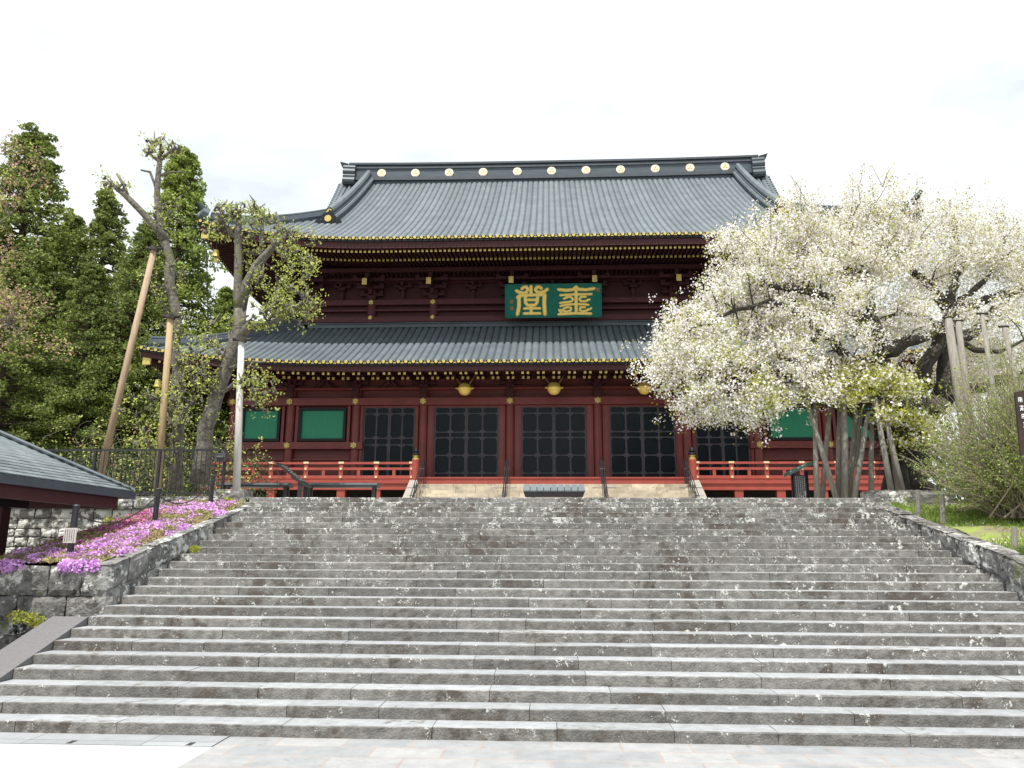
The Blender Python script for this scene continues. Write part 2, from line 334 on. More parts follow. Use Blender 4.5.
# coping top of the border
def coping(g, x0, x1, y0, y1, lift=0.):
    y = y0
    while y < y1-.05:
        ye = min(y+random.uniform(.5,.95), y1)
        if y1-ye < .3: ye = y1
        n = 5; dz = random.uniform(-.012,.012); vs = []
        for i in range(n+1):
            yy = y+.008+(ye-y-.016)*i/n
            for xx in (x0, (x0+x1)/2, x1): vs.append((xx+random.gauss(0,.012), yy, bz(yy)+dz+lift+random.gauss(0,.008)+(0.012 if xx==(x0+x1)/2 else -.008)))
        fs = [(i*3+j, i*3+j+1, i*3+j+4, i*3+j+3) for i in range(n) for j in range(2)]
        g.add(vs, fs)
        y = ye
coping(g, XL-.30, XL+.03, 14.1, 20.9)
g.hexa([(-10.35,14.2,-.1),(XL-.05,14.2,-.1),(XL-.05,21.3,-.1),(-10.35,21.3,-.1),(-10.35,14.2,bz(14.1)-.12),(XL-.05,14.2,bz(14.1)-.12),(XL-.05,21.3,bz(21.3)-.12),(-10.35,21.3,bz(21.3)-.12)], 1)
tag(g.build('flower_bed_wall', ['stone_wall','joint']), 'grey blocky stone wall holding up the pink flower bed left of the stairs', 'stone wall')
# right border
g = MB(); sloped(g, XR, -1, 9.5, 20.9, .5, .95); coping(g, XR-.03, XR+.40, 9.5, 20.9)
g.hexa([(XR+.05,9.5,-.1),(XR+.42,9.5,-.1),(XR+.42,21.2,-.1),(XR+.05,21.2,-.1),(XR+.05,9.5,bz(9.5)-.05),(XR+.42,9.5,bz(9.5)-.05),(XR+.42,21.2,bz(21.2)-.05),(XR+.05,21.2,bz(21.2)-.05)], 1)
tag(g.build('stair_border_wall', ['stone_wall','joint']), 'low lichen-covered stone border climbing the right edge of the stairs by the grass', 'stone wall')
# retaining wall left (frontal) with coping
g = MB(); rows = []; z = 0.
while z < TOP-.35: h = random.uniform(.23,.31); rows.append((z,min(z+h,TOP-.3))); z += h
stones(g, (0,21.4,0), (1,0,0), (0,0,1), (0,-1,0), course_cells(-26,-8.9,rows,.32,.62), bulge=.03, gap=.008)
g.box(-26,-8.6,21.42,21.9,-.1,TOP-.06,1)
tag(g.build('retaining_wall', ['pale_wall','joint']), 'pale squared stone retaining wall behind the flower bed under the iron fence', 'stone wall')
g = MB()
stones(g, (0,21.25,0), (1,0,0), (0,0,1), (0,-1,0), course_cells(-26,-9.35,[(TOP-.30,TOP+.02)],.7,1.1)+[[(-9.3,TOP-.20),(-8.35,TOP-.17),(-8.4,TOP+.21),(-9.3,TOP+.23)],[(-9.15,TOP-.62),(-8.55,TOP-.62),(-8.5,TOP-.22),(-9.2,TOP-.22)]], bulge=.06, depth=.6)
for q in range(24): 
    x0 = -26+q*.7; g.hexa([(x0+.01,21.24,TOP-.1),(x0+.69,21.24,TOP-.1),(x0+.69,21.9,TOP-.1),(x0+.01,21.9,TOP-.1),(x0+.02,21.24,TOP+.02+random.uniform(0,.03)),(x0+.68,21.24,TOP+.03),(x0+.68,21.9,TOP+.03),(x0+.02,21.9,TOP+.03)])
g.hexa([(-9.32,21.22,TOP-.15),(-8.36,21.22,TOP-.15),(-8.4,22.,TOP-.15),(-9.3,22.,TOP-.15),(-9.28,21.24,TOP+.225),(-8.42,21.24,TOP+.20),(-8.45,21.95,TOP+.2),(-9.28,21.95,TOP+.22)])
tag(g.build('wall_coping', 'stone_wall'), 'heavy weathered coping stones along the top of the pale retaining wall', 'coping stones')
# right: wall block at the top of the stairs under the cherry
g = MB()
stones(g, (0,21.25,0), (1,0,0), (0,0,1), (0,-1,0), [[(8.45,TOP-.35),(9.6,TOP-.35),(9.6,TOP+.22),(8.5,TOP+.22)],[(9.62,TOP-.35),(10.6,TOP-.35),(10.6,TOP+.20),(9.62,TOP+.22)],[(8.5,TOP-.85),(9.3,TOP-.85),(9.3,TOP-.37),(8.5,TOP-.37)],[(9.32,TOP-.85),(10.2,TOP-.85),(10.2,TOP-.37),(9.32,TOP-.37)]], bulge=.04, depth=.5)
g.hexa([(8.5,21.24,TOP-.5),(10.6,21.24,TOP-.5),(10.6,22,TOP-.5),(8.5,22,TOP-.5),(8.52,21.24,TOP+.21),(10.6,21.24,TOP+.2),(10.6,22,TOP+.2),(8.5,22,TOP+.2)])
tag(g.build('kerb_block_wall', 'stone_wall'), 'low dark block wall at the top right of the stairs beneath the cherry tree', 'stone wall')
# ramp slab lower left
g = MB()
def sz(Y): return RS*((Y-D0)/T)+.13
g.hexa([(-8.62,8.6,-.3),(XL-.01,8.6,-.3),(XL-.01,14.05,-.3),(-8.62,14.05,-.3),(-8.62,8.6,max(.15,sz(8.6))),(XL-.01,8.6,max(.15,sz(8.6))),(XL-.01,14.05,sz(14.05)),(-8.62,14.05,sz(14.05))])
# (replaced below by the exact sloping slab)
g = MB(); ya, yb = 10.25, 13.66
g.hexa([(-8.62,ya,-.05),(XL-.01,ya,-.05),(XL-.01,yb,.5),(-8.62,yb,.5),(-8.62,ya,.06),(XL-.01,ya,.06),(XL-.01,yb,sz(yb)),(-8.62,yb,sz(yb))])
tag(g.build('ramp_slab', 'granite'), 'smooth grey granite slab sloping beside the lowest steps at far left', 'stone slab')
g = MB(); stones(g, (-8.64,0,0), (0,1,0), (0,0,1), (-1,0,0), course_cells(10.2,14.1,[(0,.45)],.5,.9)); stones(g, (0,13.7,0), (1,0,0), (0,0,1), (0,-1,0), course_cells(-11.5,-8.7,[(0,.42),(.42,.86)],.5,.9), bulge=.06)
g.box(-11.5,-8.66,13.72,14.2,-.1,.84,1)
tag(g.build('footing_wall', ['stone_wall','joint']), 'rough mossy footing stones beside the granite slab at lower left', 'stone wall')
# grass bank on the right
nx_, ny_ = 60, 50; V = []
for i in range(nx_+1):
    for j in range(ny_+1):
        X = XR+.36+(i/nx_)**1.6*60; Y = 4.+(21.45-4.)*j/ny_
        V.append((X, Y, max(-.02, bz(Y)-.05+.06*math.sin(X*1.7+Y)*.5+.05*math.sin(Y*2.3+X*.6)+min(.10*(X-XR-.4), .9)*min(1,max(0,(21.4-Y)/2))+random.gauss(0,.012))))
F = [(i*(ny_+1)+j,(i+1)*(ny_+1)+j,(i+1)*(ny_+1)+j+1,i*(ny_+1)+j+1) for i in range(nx_) for j in range(ny_)]
tag(fast_mesh('grass_bank', V, F, 'grass'), kind='structure')
def bankz(X,Y): return bz(Y)-.05+min(.10*(X-XR-.4),.9)*min(1,max(0,(21.4-Y)/2))

# ================================================================ TEMPLE HALL
hall = empty('temple_hall', (CX,40,TOP), 'great two-storey red temple hall with dark tiled roofs at the head of the stairs', 'temple')
BAYX = [-16.9,-13.85,-10.35,-6.8,-2.27,2.27,6.8,10.35,13.85,16.9]
FY = 40.0; UY = 42.4; BACK = 61.0; UHX = 13.9
def roof(name, hx, yf, yb, z0, a, b, smax_f, smax_s, lift, LL, pitch, ridge_half=None, hall=hall):
    """hipped skirt or hip-and-gable roof; returns surface height function"""
    cy = (yf+yb)/2; hy = (yb-yf)/2
    def gl(t): return max(0., 1-t/LL)**2.3
    def z(t, s):
        w_ = z0+a*s+b*s*s+lift*gl(max(0,t))*gl(max(0,s)); return w_
    surf = MB(); rolls = MB(); caps = MB()
    def side(kind):
        half, S = (hx, smax_f) if kind in 'fb' else (hy, smax_s)
        n = int(2*half/pitch); xs = [(-half+(2*half)*(i/n)) for i in range(n+1)]
        def smaxat(x):
            t = half-abs(x)
            if ridge_half is not None and kind in 'fb' and abs(x) <= ridge_half+.001: return S
            if ridge_half is not None and kind in 'fb': return min(t, hx-ridge_half)
            return min(t, S)
        def pt(x, s, dz=0):
            zz = z(half-abs(x), s)+dz
            if kind == 'f': return (CX+x, yf+s, zz)
            if kind == 'b': return (CX-x, yb-s, zz)
            if kind == 'l': return (CX-hx+s, cy-x, zz)
            return (CX+hx-s, cy+x, zz)
        K = 14
        cols = []
        for i, x in enumerate(xs):
            cols.append([pt(x, max(.0,smaxat(x))*k/K) for k in range(K+1)])
        vs = [p for c in cols for p in c]
        surf.add(vs, [(i*(K+1)+k,(i+1)*(K+1)+k,(i+1)*(K+1)+k+1,i*(K+1)+k+1) for i in range(n) for k in range(K)])
        rr = pitch*.445
        for i in range(n):
            x = (xs[i]+xs[i+1])/2; sm = smaxat(x)
            if sm < .12: continue
            kk = max(2, int(K*sm/S))
            path = [pt(x, -.03+(sm+.03)*k/kk, .01) for k in range(kk+1)]
            ax = np.array((1,0,0.)) if kind in 'fb' else np.array((0,1.,0))
            vs = []
            for p in path:
                for q in range(5):
                    an = math.pi*q/4; vs.append(np.array(p)+ax*rr*math.cos(an)*(1 if kind in 'fl' else -1)*1+np.array((0,0,rr*.62*math.sin(an))))
            fs = [(k*5+q, k*5+q+1, (k+1)*5+q+1, (k+1)*5+q) for k in range(kk) for q in range(4)]
            rolls.add(vs, fs)
            e = np.array(pt(x, -.05, .015)); nrm = {'f':(0,-1,0),'b':(0,1,0),'l':(-1,0,0),'r':(1,0,0)}[kind]
            caps.disc(e+np.array((0,0,.02)), nrm, pitch*.235, .04, 8)
            x2 = xs[i+1]; e = np.array(pt(x2, -.04, -.035)); h = pitch*.20
            if kind in 'fb': caps.box(e[0]-h,e[0]+h,e[1]-.015,e[1]+.015,e[2]-.02,e[2]+.025)
            else: caps.box(e[0]-.015,e[0]+.015,e[1]-h,e[1]+h,e[2]-.02,e[2]+.025)
    for k_ in 'flrb': side(k_)
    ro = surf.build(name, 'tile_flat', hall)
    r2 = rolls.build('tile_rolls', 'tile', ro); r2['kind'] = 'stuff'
    c2 = caps.build('tile_end_caps', 'gold', ro); c2['kind'] = 'stuff'
    return z, ro, hy, cy
def sweep_eave(mb, z, hx, hy, cy, inset, w_, h, drop, mi=0):
    """board running round the four eaves at an inset from the edge, its top 'drop' under the tiles"""
    n = 36
    for kind in 'flrb':
        half = hx if kind in 'fb' else hy
        half_i = half-inset; vs = []
        for i in range(n+1):
            x = -half_i+2*half_i*i/n
            for (s_, dz) in ((inset,-drop-h),(inset+w_,-drop-h),(inset+w_,-drop),(inset,-drop)):
                xe = x*(half-s_)/(half-inset); zz = z0f(z, half, xe, inset)+dz
                if kind == 'f': p = (CX+xe, cy-hy+s_, zz)
                elif kind == 'b': p = (CX-xe, cy+hy-s_, zz)
                elif kind == 'l': p = (CX-hx+s_, cy-xe, zz)
                else: p = (CX+hx-s_, cy+xe, zz)
                vs.append(p)
        fs = [(i*4+j, (i+1)*4+j, (i+1)*4+(j+1)%4, i*4+(j+1)%4) for i in range(n) for j in range(4)]
        mb.add(vs, fs, mi)
def z0f(z, half, x, s): return z(half-abs(x), 0)
def rafters(z, hx, hy, cy, rows, spacing, wallf, walls, drop0, slope, ro, pairs=False):
    wood = MB(); ends = MB(); sof = MB()
    for kind in 'flrb':
        half = hx if kind in 'fb' else hy; wl = wallf if kind in 'fb' else walls
        n = int(2*half/spacing); xs = []
        for i in range(n+1):
            xc = -half+spacing*.5+i*spacing
            xs += [xc-.127, xc+.127] if pairs else [xc]
        def pos(x, s, zz):
            if kind=='f': return (CX+x, cy-hy+s, zz)
            if kind=='b': return (CX-x, cy+hy-s, zz)
            if kind=='l': return (CX-hx+s, cy-x, zz)
            return (CX+hx-s, cy+x, zz)
        for (s0, s1, d0, sz_, sl) in rows:
            for x in xs:
                t = half-abs(x)
                if t < s0+.15: continue
                se = min(s1, max(t, s0+.2)) if kind in 'fblr' else s1
                zz0 = z(t,0)-d0; zz1 = zz0+sl*(se-s0)
                wood.beam(pos(x,s0,zz0), pos(x,se,zz1), sz_, sz_*1.15)
                e = pos(x, s0-.012, zz0); h = sz_/2+.006
                if kind in 'fb': ends.box(e[0]-h,e[0]+h,e[1]-.008,e[1]+.008,e[2]-h,e[2]+h)
                elif kind in 'lr': ends.box(e[0]-.008,e[0]+.008,e[1]-h,e[1]+h,e[2]-h,e[2]+h)
        # boards above the rafters
        nn = 40; vs = []
        sts = [.12, rows[1][0]+.05, wl+.3]
        for i in range(nn+1):
            x = -half+2*half*i/nn
            for s_ in sts:
                xe = x*(half-s_)/half; t = half-abs(xe)
                zz = z(half-abs(xe),0)-rows[0][2]+rows[0][3]*.62+rows[0][4]*max(0,min(s_,sts[1])-.12)
                if s_ > sts[1]: zz = z(half-abs(xe),0)-rows[1][2]+rows[1][3]*.62+rows[1][4]*(s_-sts[1])
                vs.append(pos(xe, s_, zz))
        sof.add(vs, [(i*3+j,(i+1)*3+j,(i+1)*3+j+1,i*3+j+1) for i in range(nn) for j in range(2)])
    wo = wood.build('rafters', 'red_shaded', ro); wo['kind'] = 'stuff'; eo = ends.build('rafter_end_fittings', 'gold', ro); eo['kind'] = 'stuff'
    sof.build('eave_boards', 'red_shaded', ro)
# lower roof
LHX = 20.5; LYF = 36.4; LYB = 64.6
zl, lower, lhy, lcy = roof('lower_roof', LHX, LYF, LYB, 11.22, .50, .0135, 6.15, 6.75, .85, 11., .365)
fb = MB(); sweep_eave(fb, zl, LHX, lhy, lcy, .03, .25, .09, .075, 1); sweep_eave(fb, zl, LHX, lhy, lcy, .10, .16, .26, .168, 0)
fb.build('eave_fascia', ['red_shaded','black'], lower)
rafters(zl, LHX, lhy, lcy, [(.30,1.35,.50,.105,.16),(1.20,3.75,.545,.115,.22)], .75, 3.6, 3.8, .4, .2, lower, pairs=True)
# flashing ridge where the lower roof meets the upper wall and its hips
rb = MB()
zt = 11.22+.5*6+.0135*36
rb.box(CX-UHX-.25,CX+UHX+.25,UY-.35,UY-.02,zt-.1,zt+.10); rb.box(CX-UHX-.32,CX+UHX+.32,UY-.43,UY-.02,zt+.102,zt+.16)
for s_ in (-1,1):
    rb.box(CX+s_*(UHX+.02),CX+s_*(UHX+.35),UY-.35,BACK,zt-.1,zt+.12)
    path = [(CX+s_*(LHX-t), LYF+t, zl(t,t)+.20) for t in np.linspace(.35,6.4,12)]
    rb.tube(path, .30, 8, sq=(.6,1.0), upd=(0,0,1)); rb.tube([(p[0],p[1],p[2]+.30) for p in path], .10, 8)
rb.build('hip_ridge', 'ridge', lower)
# upper roof: hip and gable
HX = 18.7; UF = 37.6; UB = 63.4; RH = 13.2; RV = 14.75
zu, upper, uhy, ucy = roof('upper_roof', HX, UF, UB, 18.12, .60, .0110, 12.9, 5.7, 1.15, 10., .355, ridge_half=RH)
fb = MB(); sweep_eave(fb, zu, HX, uhy, ucy, .03, .25, .10, .075, 1); sweep_eave(fb, zu, HX, uhy, ucy, .10, .16, .34, .178, 0)
fb.build('eave_fascia', ['red_shaded','black'], upper)
rafters(zu, HX, uhy, ucy, [(.30,1.75,.62,.105,.10),(1.60,4.9,.60,.115,.20)], .232, 4.8, 4.8, .4, .2, upper)
def gz(x, s):   # the gable slope curls down towards its verge
    zz = 18.12+.60*s+.0110*s*s
    return zz-1.25*(max(0,abs(x)-12.9)/1.85)**1.6*min(1,max(0,(12.9-s)/3.4))**.8
def s_low(x):
    for s in np.linspace(3.0,12,300):
        if gz(x,s) > 18.12+.60*(HX-abs(x))+.0110*(HX-abs(x))**2+.02: return s
    return 12
for s_ in (-1,1):
    vg_ = MB(); vr_ = MB()
    xs_ = [13.0+.335*i for i in range(6)]+[14.9]
    cols = []
    for x in xs_:
        a_ = s_low(x); cols.append([(x, a_+(12.9-a_)*k/14) for k in range(15)])
    for yf in (lambda y: y, lambda y: 101-y):
        vg_.add([(CX+s_*x, yf(UF+s), gz(x,s)) for c in cols for (x,s) in c], [(i*15+k,(i+1)*15+k,(i+1)*15+k+1,i*15+k+1) for i in range(len(cols)-1) for k in range(14)])
        for i in range(1,len(cols)-1):
            vr_.tube([(CX+s_*(x+.1), yf(UF+s), gz(x+.1,s)+.02) for (x,s) in cols[i]], .125, 7)
    vg_.build('gable_roof_edge', 'tile_flat', upper); vr_.build('gable_tile_rolls', 'tile', upper)
rz = zu(0, 12.9)
mr = MB(); ns_ = 24
def ridge_bar(mb, hw, y2, zlo, zhi, mi=0, ends=14.0):
    n = 20; vs = []
    for i in range(n+1):
        x = -ends+2*ends*i/n; up_ = .12*(abs(x)/ends)**3
        vs += [(CX+x,50.5-y2,zlo+up_),(CX+x,50.5+y2,zlo+up_),(CX+x,50.5+y2,zhi+up_),(CX+x,50.5-y2,zhi+up_)]
    fs = [(i*4+j, i*4+(j+1)%4, (i+1)*4+(j+1)%4, (i+1)*4+j) for i in range(n) for j in range(4)]+[(3,2,1,0),(n*4,n*4+1,n*4+2,n*4+3)]
    mb.add(vs, fs, mi)
ridge_bar(mr, 0, .38, rz-.45, rz+.85, 0); ridge_bar(mr, 0, .55, rz-.12, rz+.10, 1); ridge_bar(mr, 0, .46, rz+.104, rz+.18, 0)
ridge_bar(mr, 0, .46, rz+.80, rz+.92, 1); ridge_bar(mr, 0, .36, rz+.923, rz+1.07, 0); ridge_bar(mr, 0, .52, rz+1.073, rz+1.22, 1, 14.25)
for s_ in (-1,1):       # stacked rolls at the ends of the ridge
    for i, (dz, ww, th) in enumerate(((.0,.55,.28),(.36,.48,.24),(.68,.52,.26),(1.0,.50,.20))):
        mr.tube([(CX+s_*13.75,50.5-ww,rz+dz-.1),(CX+s_*14.6,50.5-ww,rz+dz-.1+.05)], th, 10)
        mr.box(CX+s_*13.77,CX+s_*14.55,50.5-ww,50.5+ww,rz+dz-.33,rz+dz+.12)
    mr.hexa([(CX+s_*14.3,50.1,rz+1.05),(CX+s_*14.8,50.1,rz+1.17),(CX+s_*14.8,50.9,rz+1.17),(CX+s_*14.3,50.9,rz+1.05),(CX+s_*14.3,50.0,rz+1.27),(CX+s_*14.9,50.0,rz+1.45),(CX+s_*14.9,51,rz+1.45),(CX+s_*14.3,51,rz+1.27)], 1)
mro = mr.build('main_ridge', ['ridge','ridge_dark'], upper)
CREST = (lambda mb, c, r, th, mi: [mb.tube([np.array(c)+np.array((r*.12*math.sin(a),-th,r*.12*math.cos(a))), np.array(c)+np.array((r*.42*math.sin(a),-th,r*.42*math.cos(a))), np.array(c)+np.array((r*.74*math.sin(a),-th,r*.74*math.cos(a)))], [r*.10,r*.30,r*.16], 6, mi, sq=(1,.12), upd=(0,1,0)) for a in (0, 2.094, 4.189)])
for i in range(11):
    x = -11.93+2.387*i+CX*.3; md = MB(); c = (CX+x*1.0-.05, 50.5-.40, rz+.47+.12*(abs(x)/14.3)**3)
    md.disc(c, (0,1,0), .30, .07, 20); md.disc((c[0],c[1]-.04,c[2]), (0,1,0), .24, .03, 20, 0)
    CREST(md, c, .24, .06, 1)
    md.build('crest_medallion', ['medal','gold'], upper)
# descending ridges, verges, hip ridges, demon tiles
for s_ in (-1,1):
    dr = MB(); xx = s_*12.85
    path = [(CX+xx, UF+s, gz(xx,s)+.10) for s in np.linspace(3.9,12.75,18)]
    V0 = []
    prof = [(-.34,-.2),(-.34,.22),(-.24,.26),(-.24,.48),(-.12,.52),(-.12,.66),(.12,.66),(.12,.52),(.24,.48),(.24,.26),(.34,.22),(.34,-.2)]
    for p in path:
        for (dx,dz) in prof: V0.append((p[0]+dx, p[1], p[2]+dz*1.15))
    k = len(prof); dr.add(V0, [(i*k+j, i*k+(j+1)%k, (i+1)*k+(j+1)%k, (i+1)*k+j) for i in range(len(path)-1) for j in range(k)]+[tuple(range(k-1,-1,-1)), tuple((len(path)-1)*k+j for j in range(k))])
    dro = dr.build('descending_ridge', 'ridge', upper); dt = MB(); dt.tube([(q[0],q[1]-.01,q[2]+.80) for q in path], .20, 8); dt.tube([(q[0]-s_*.02-.30,q[1]-.01,q[2]+.36) for q in path], .11, 6); dt.tube([(q[0]-s_*.02+.30,q[1]-.01,q[2]+.36) for q in path], .11, 6); dt.build('ridge_rolls', 'tile', dro)  # dark copper sides paint the ridge's side shade below paler top rolls
    de = MB(); c = np.array(path[0])+np.array((0,-.12,.18))
    de.tube([c+np.array((0,.12,0)), c+np.array((0,-.12,0))], .42, 12, 0); de.tube([c+np.array((-.55,.05,-.25)), c+np.array((-.55,-.1,-.25))], .24, 10); de.tube([c+np.array((.55,.05,-.25)), c+np.array((.55,-.1,-.25))], .24, 10)
    de.hexa([c+np.array(q) for q in ((-.5,-.08,-.5),(.5,-.08,-.5),(.5,.08,-.5),(-.5,.08,-.5),(-.32,-.08,.35),(.32,-.08,.35),(.32,.08,.35),(-.32,.08,.35))])
    de.disc(c+np.array((0,-.14,0)), (0,1,0), .20, .04, 14, 1); de.tube([c+np.array((-.12,0,.40)), c+np.array((0,0,.62)), c+np.array((.14,0,.55))], [.07,.05,.03], 6, 1)
    de.build('ridge_end_tile', ['black','gold'], upper)
    hr = MB(); pth = [(CX+s_*(HX-t), UF+t, zu(t,t)+.22) for t in np.linspace(.5,5.6,12)]
    hr.tube(pth, .32, 8, sq=(.55,1.0), upd=(0,0,1)); hr.tube([(p[0],p[1],p[2]+.32) for p in pth], .10, 8)
    c = np.array(pth[0])+np.array((s_*.2,-.2,.1)); hr.tube([c, c+np.array((s_*.22,-.22,.12))], [.42,.30], 8); hr.tube([c+np.array((s_*.05,-.05,.3)), c+np.array((s_*.30,-.30,.62))],[.16,.10], 8)
    hr.build('hip_ridge', 'ridge', upper)
    vg = MB(); sl0 = s_low(RV)      # verge: row of short cross tiles and barge board at the gable
    for s in np.linspace(sl0,12.8,34):
        z_ = gz(RV, s)
        for y_ in (UF+s, 101-UF-s): vg.tube([(CX+s_*(RV-.25),y_,z_+.08),(CX+s_*(RV+.28),y_,z_-.03)], .13, 7)
    pa = [(CX+s_*(RV+.10), UF+s, gz(RV,s)) for s in np.linspace(sl0,12.9,16)]
    for a_, b_ in zip(pa[:-1], pa[1:]):
        for yf in (lambda y: y, lambda y: 101-y):
            vg.beam((a_[0],yf(a_[1]),a_[2]-.36), (b_[0],yf(b_[1]),b_[2]-.36), .14, .5, 1)
    vg.build('verge', ['tile','red_shaded'], upper)
    gw = MB(); base = zu(9,4.6)
    gw.add([(CX+s_*(RV-.7),UF+5.6,base),(CX+s_*(RV-.7),101-UF-5.6,base),(CX+s_*(RV-.7),50.5,rz-.9)], [(0,1,2)])
    for y in np.linspace(46,55,7): gw.box(CX+s_*(RV-.7),CX+s_*(RV-.6),y-.12,y+.12,base,rz-1.1-abs(y-50.5)*.8)
    gw.build('gable_wall', 'red_shaded', upper)

# ---- walls
def walls(z0, z1, yf, hx, yb, name):
    m_ = MB(); m_.box(CX-hx,CX+hx,yf+.12,yf+.3,z0,z1); m_.box(CX-hx+.0,CX-hx+.2,yf+.31,yb,z0,z1); m_.box(CX+hx-.2,CX+hx,yf+.31,yb,z0,z1); m_.box(CX-hx+.21,CX+hx-.21,yb-.2,yb,z0,z1)
    return m_.build(name, 'red_wall' if 'lower' in name else 'red_shaded', hall)
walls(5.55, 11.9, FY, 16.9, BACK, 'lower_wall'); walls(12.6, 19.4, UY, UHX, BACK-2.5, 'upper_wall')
for i, bx in enumerate(BAYX):
    c = MB(); c.tube([(CX+bx,FY,5.58),(CX+bx,FY,11.3)], [.25,.235], 20); c.build('column', 'red', hall, smooth=False)
def rosette(mb, c, r, mi=0):
    c = np.array(c,float)
    mb.disc(c, (0,1,0), r*.42, .07, 10, mi)
    for a in range(6):
        an = a*math.pi/3; mb.tube([c+np.array((r*.3*math.sin(an),0,r*.3*math.cos(an))), c+np.array((r*.68*math.sin(an),0,r*.68*math.cos(an))), c+np.array((r*math.sin(an),0,r*math.cos(an)))], [r*.18,r*.40,r*.2], 7, mi, sq=(1,.25), upd=(0,1,0))
bm_ = MB()
bm_.box(CX-17.15,CX+17.15,FY-.31,FY+.1,9.72,10.10)        # head beam over doors and windows
bm_.box(CX-17.1,CX+17.1,FY-.24,FY+.1,10.55,10.66)
bm_.box(CX-17.1,CX+17.1,FY-.30,FY+.12,11.18,11.40)
bm_.build('head_beam', 'red', hall)
for side in (-1,1):
    a, b = (CX-17.15, CX-6.8-.2) if side<0 else (CX+6.8+.2, CX+17.15)
    bw_ = MB(); a2, b2 = (CX-17.15, CX-10.35+.45) if side<0 else (CX+10.35-.45, CX+17.15)
    bw_.box(a2,b2,FY-.31,FY+.1,7.42,7.78); bw_.build('sill_beam', 'red', hall)
for bx in BAYX:
    r_ = MB(); rosette(r_, (CX+bx,FY-.36,9.92), .165); r_.build('rosette_fitting', 'gold', hall)
    if abs(bx) > 7:
        r_ = MB(); rosette(r_, (CX+bx,FY-.36,7.60), .16); r_.build('rosette_fitting', 'gold', hall)
# brackets
def bracket(mb, x, y, z, steps, sc=1., dy=-1):
    mb.box(x-.24*sc,x+.24*sc,y-.24*sc,y+.2,z,z+.22*sc)
    zc = z+.22*sc
    for k in range(steps):
        out_ = y+dy*.42*sc*(k+1)
        w_ = (.62+.12*k)*sc; yy = y+dy*.42*sc*k
        mb.box(x-w_,x+w_,yy-.08*sc,yy+.08*sc,zc,zc+.17*sc)
        mb.box(x-.085*sc,x+.085*sc,min(y,out_)-.1,max(y,out_)+.0,zc+.001,zc+.172*sc)
        for q in (-1,0,1): mb.box(x+q*(w_-.11*sc)-.11*sc,x+q*(w_-.11*sc)+.11*sc,yy-.12*sc,yy+.12*sc,zc+.173*sc,zc+.29*sc)
        mb.box(x-.11*sc,x+.11*sc,out_-.11*sc,out_+.11*sc,zc+.174*sc,zc+.291*sc)
        zc += .292*sc
    return zc
for bx in BAYX:
    b_ = MB(); b_.box(CX+bx-.16,CX+bx+.16,FY-.40,FY-.05,10.11,10.62); bracket(b_, CX+bx, FY-.1, 10.62, 1, .95); b_.build('bracket_set', 'red_shaded', hall)
for i in range(9):
    xm = CX+(BAYX[i]+BAYX[i+1])/2; b_ = MB()       # frog-leg strut between the columns
    for s_ in (-1,1): b_.tube([(xm+s_*.08,FY-.12,11.0),(xm+s_*.22,FY-.12,10.9),(xm+s_*.36,FY-.12,10.75),(xm+s_*.62,FY-.12,10.68)], [.07,.08,.08,.04], 6)
    b_.box(xm-.16,xm+.16,FY-.22,FY+.05,11.0,11.16); b_.build('strut', 'red_shaded', hall)
# windows
for i in (0,1,7,8):
    xa, xb = CX+BAYX[i], CX+BAYX[i+1]
    if i == 0: wx0, wx1 = P(245.5,0,FY)[0], P(281,0,FY)[0]
    mid = (xa+xb)/2; hw = (xb-xa)/2-.50
    f = MB(); z0w, z1w = 7.84, 9.60
    f.box(mid-hw,mid+hw,FY-.20,FY+.05,z1w-.14,z1w); f.box(mid-hw,mid+hw,FY-.20,FY+.05,z0w,z0w+.14); f.box(mid-hw,mid-hw+.14,FY-.20,FY+.05,z0w+.141,z1w-.141); f.box(mid+hw-.14,mid+hw,FY-.20,FY+.05,z0w+.141,z1w-.141)
    fo = f.build('window', 'black', hall); p_ = MB(); p_.box(mid-hw+.14,mid+hw-.14,FY-.09,FY+.02,z0w+.14,z1w-.14); p_.build('green_panel', 'green', fo)
    j = MB()
    for s_ in (-1,1): j.box(mid+s_*(hw+.05),mid+s_*(hw+.20),FY-.12,FY+.1,7.79,9.71)
    j.box(xa+.25,xb-.25,FY-.06,FY+.1,6.85,6.92); j.build('window_jamb', 'red', hall)
# doors
def door(x0, x1, z0, z1, ncol, rowsd, split):
    w_ = x1-x0; lw = w_/2
    for leaf in range(2):
        a, b = x0+leaf*lw, x0+(leaf+1)*lw
        d_ = MB(); d_.box(a+.01,b-.01,FY-.03,FY+.04,z0,z1); do = d_.build('door', 'panel', hall)
        gr = MB(); nc = ncol//2; cw = (b-a)/nc; ft = .055
        for c in range(nc+1):
            xc = a+c*cw; xc = min(max(xc,a+ft/2+.01),b-ft/2-.01); gr.box(xc-ft*.75,xc+ft*.75,FY-.075,FY-.032,z0,z1)
        zc = z1
        for h in rowsd+[0]:
            gr.box(a+.012,b-.012,FY-.07,FY-.034,zc-ft/2,zc+ft/2)
            for c in range(nc+1):
                xc = a+c*cw; s0 = max(xc-.16,a+.013); s1 = min(xc+.16,b-.013)
                gr.box(s0,s1,FY-.082,FY-.036,zc-ft*.95,zc+ft*.95)
            zc -= h*(z1-z0)
        # eared corners of the panels
        zc = z1
        for h in rowsd:
            zt_, zb_ = zc, zc-h*(z1-z0)
            if h > .12:
                for c in range(nc):
                    for (xx_, sx) in ((a+c*cw,1),(a+(c+1)*cw,-1)):
                        for (zz_, szz) in ((zt_,-1),(zb_,1)):
                            gr.box(xx_+sx*.03, xx_+sx*.125, FY-.064, FY-.031, zz_+szz*.02, zz_+szz*.10)
            zc = zb_
        gr.build('door_grid', 'ironwork', do)
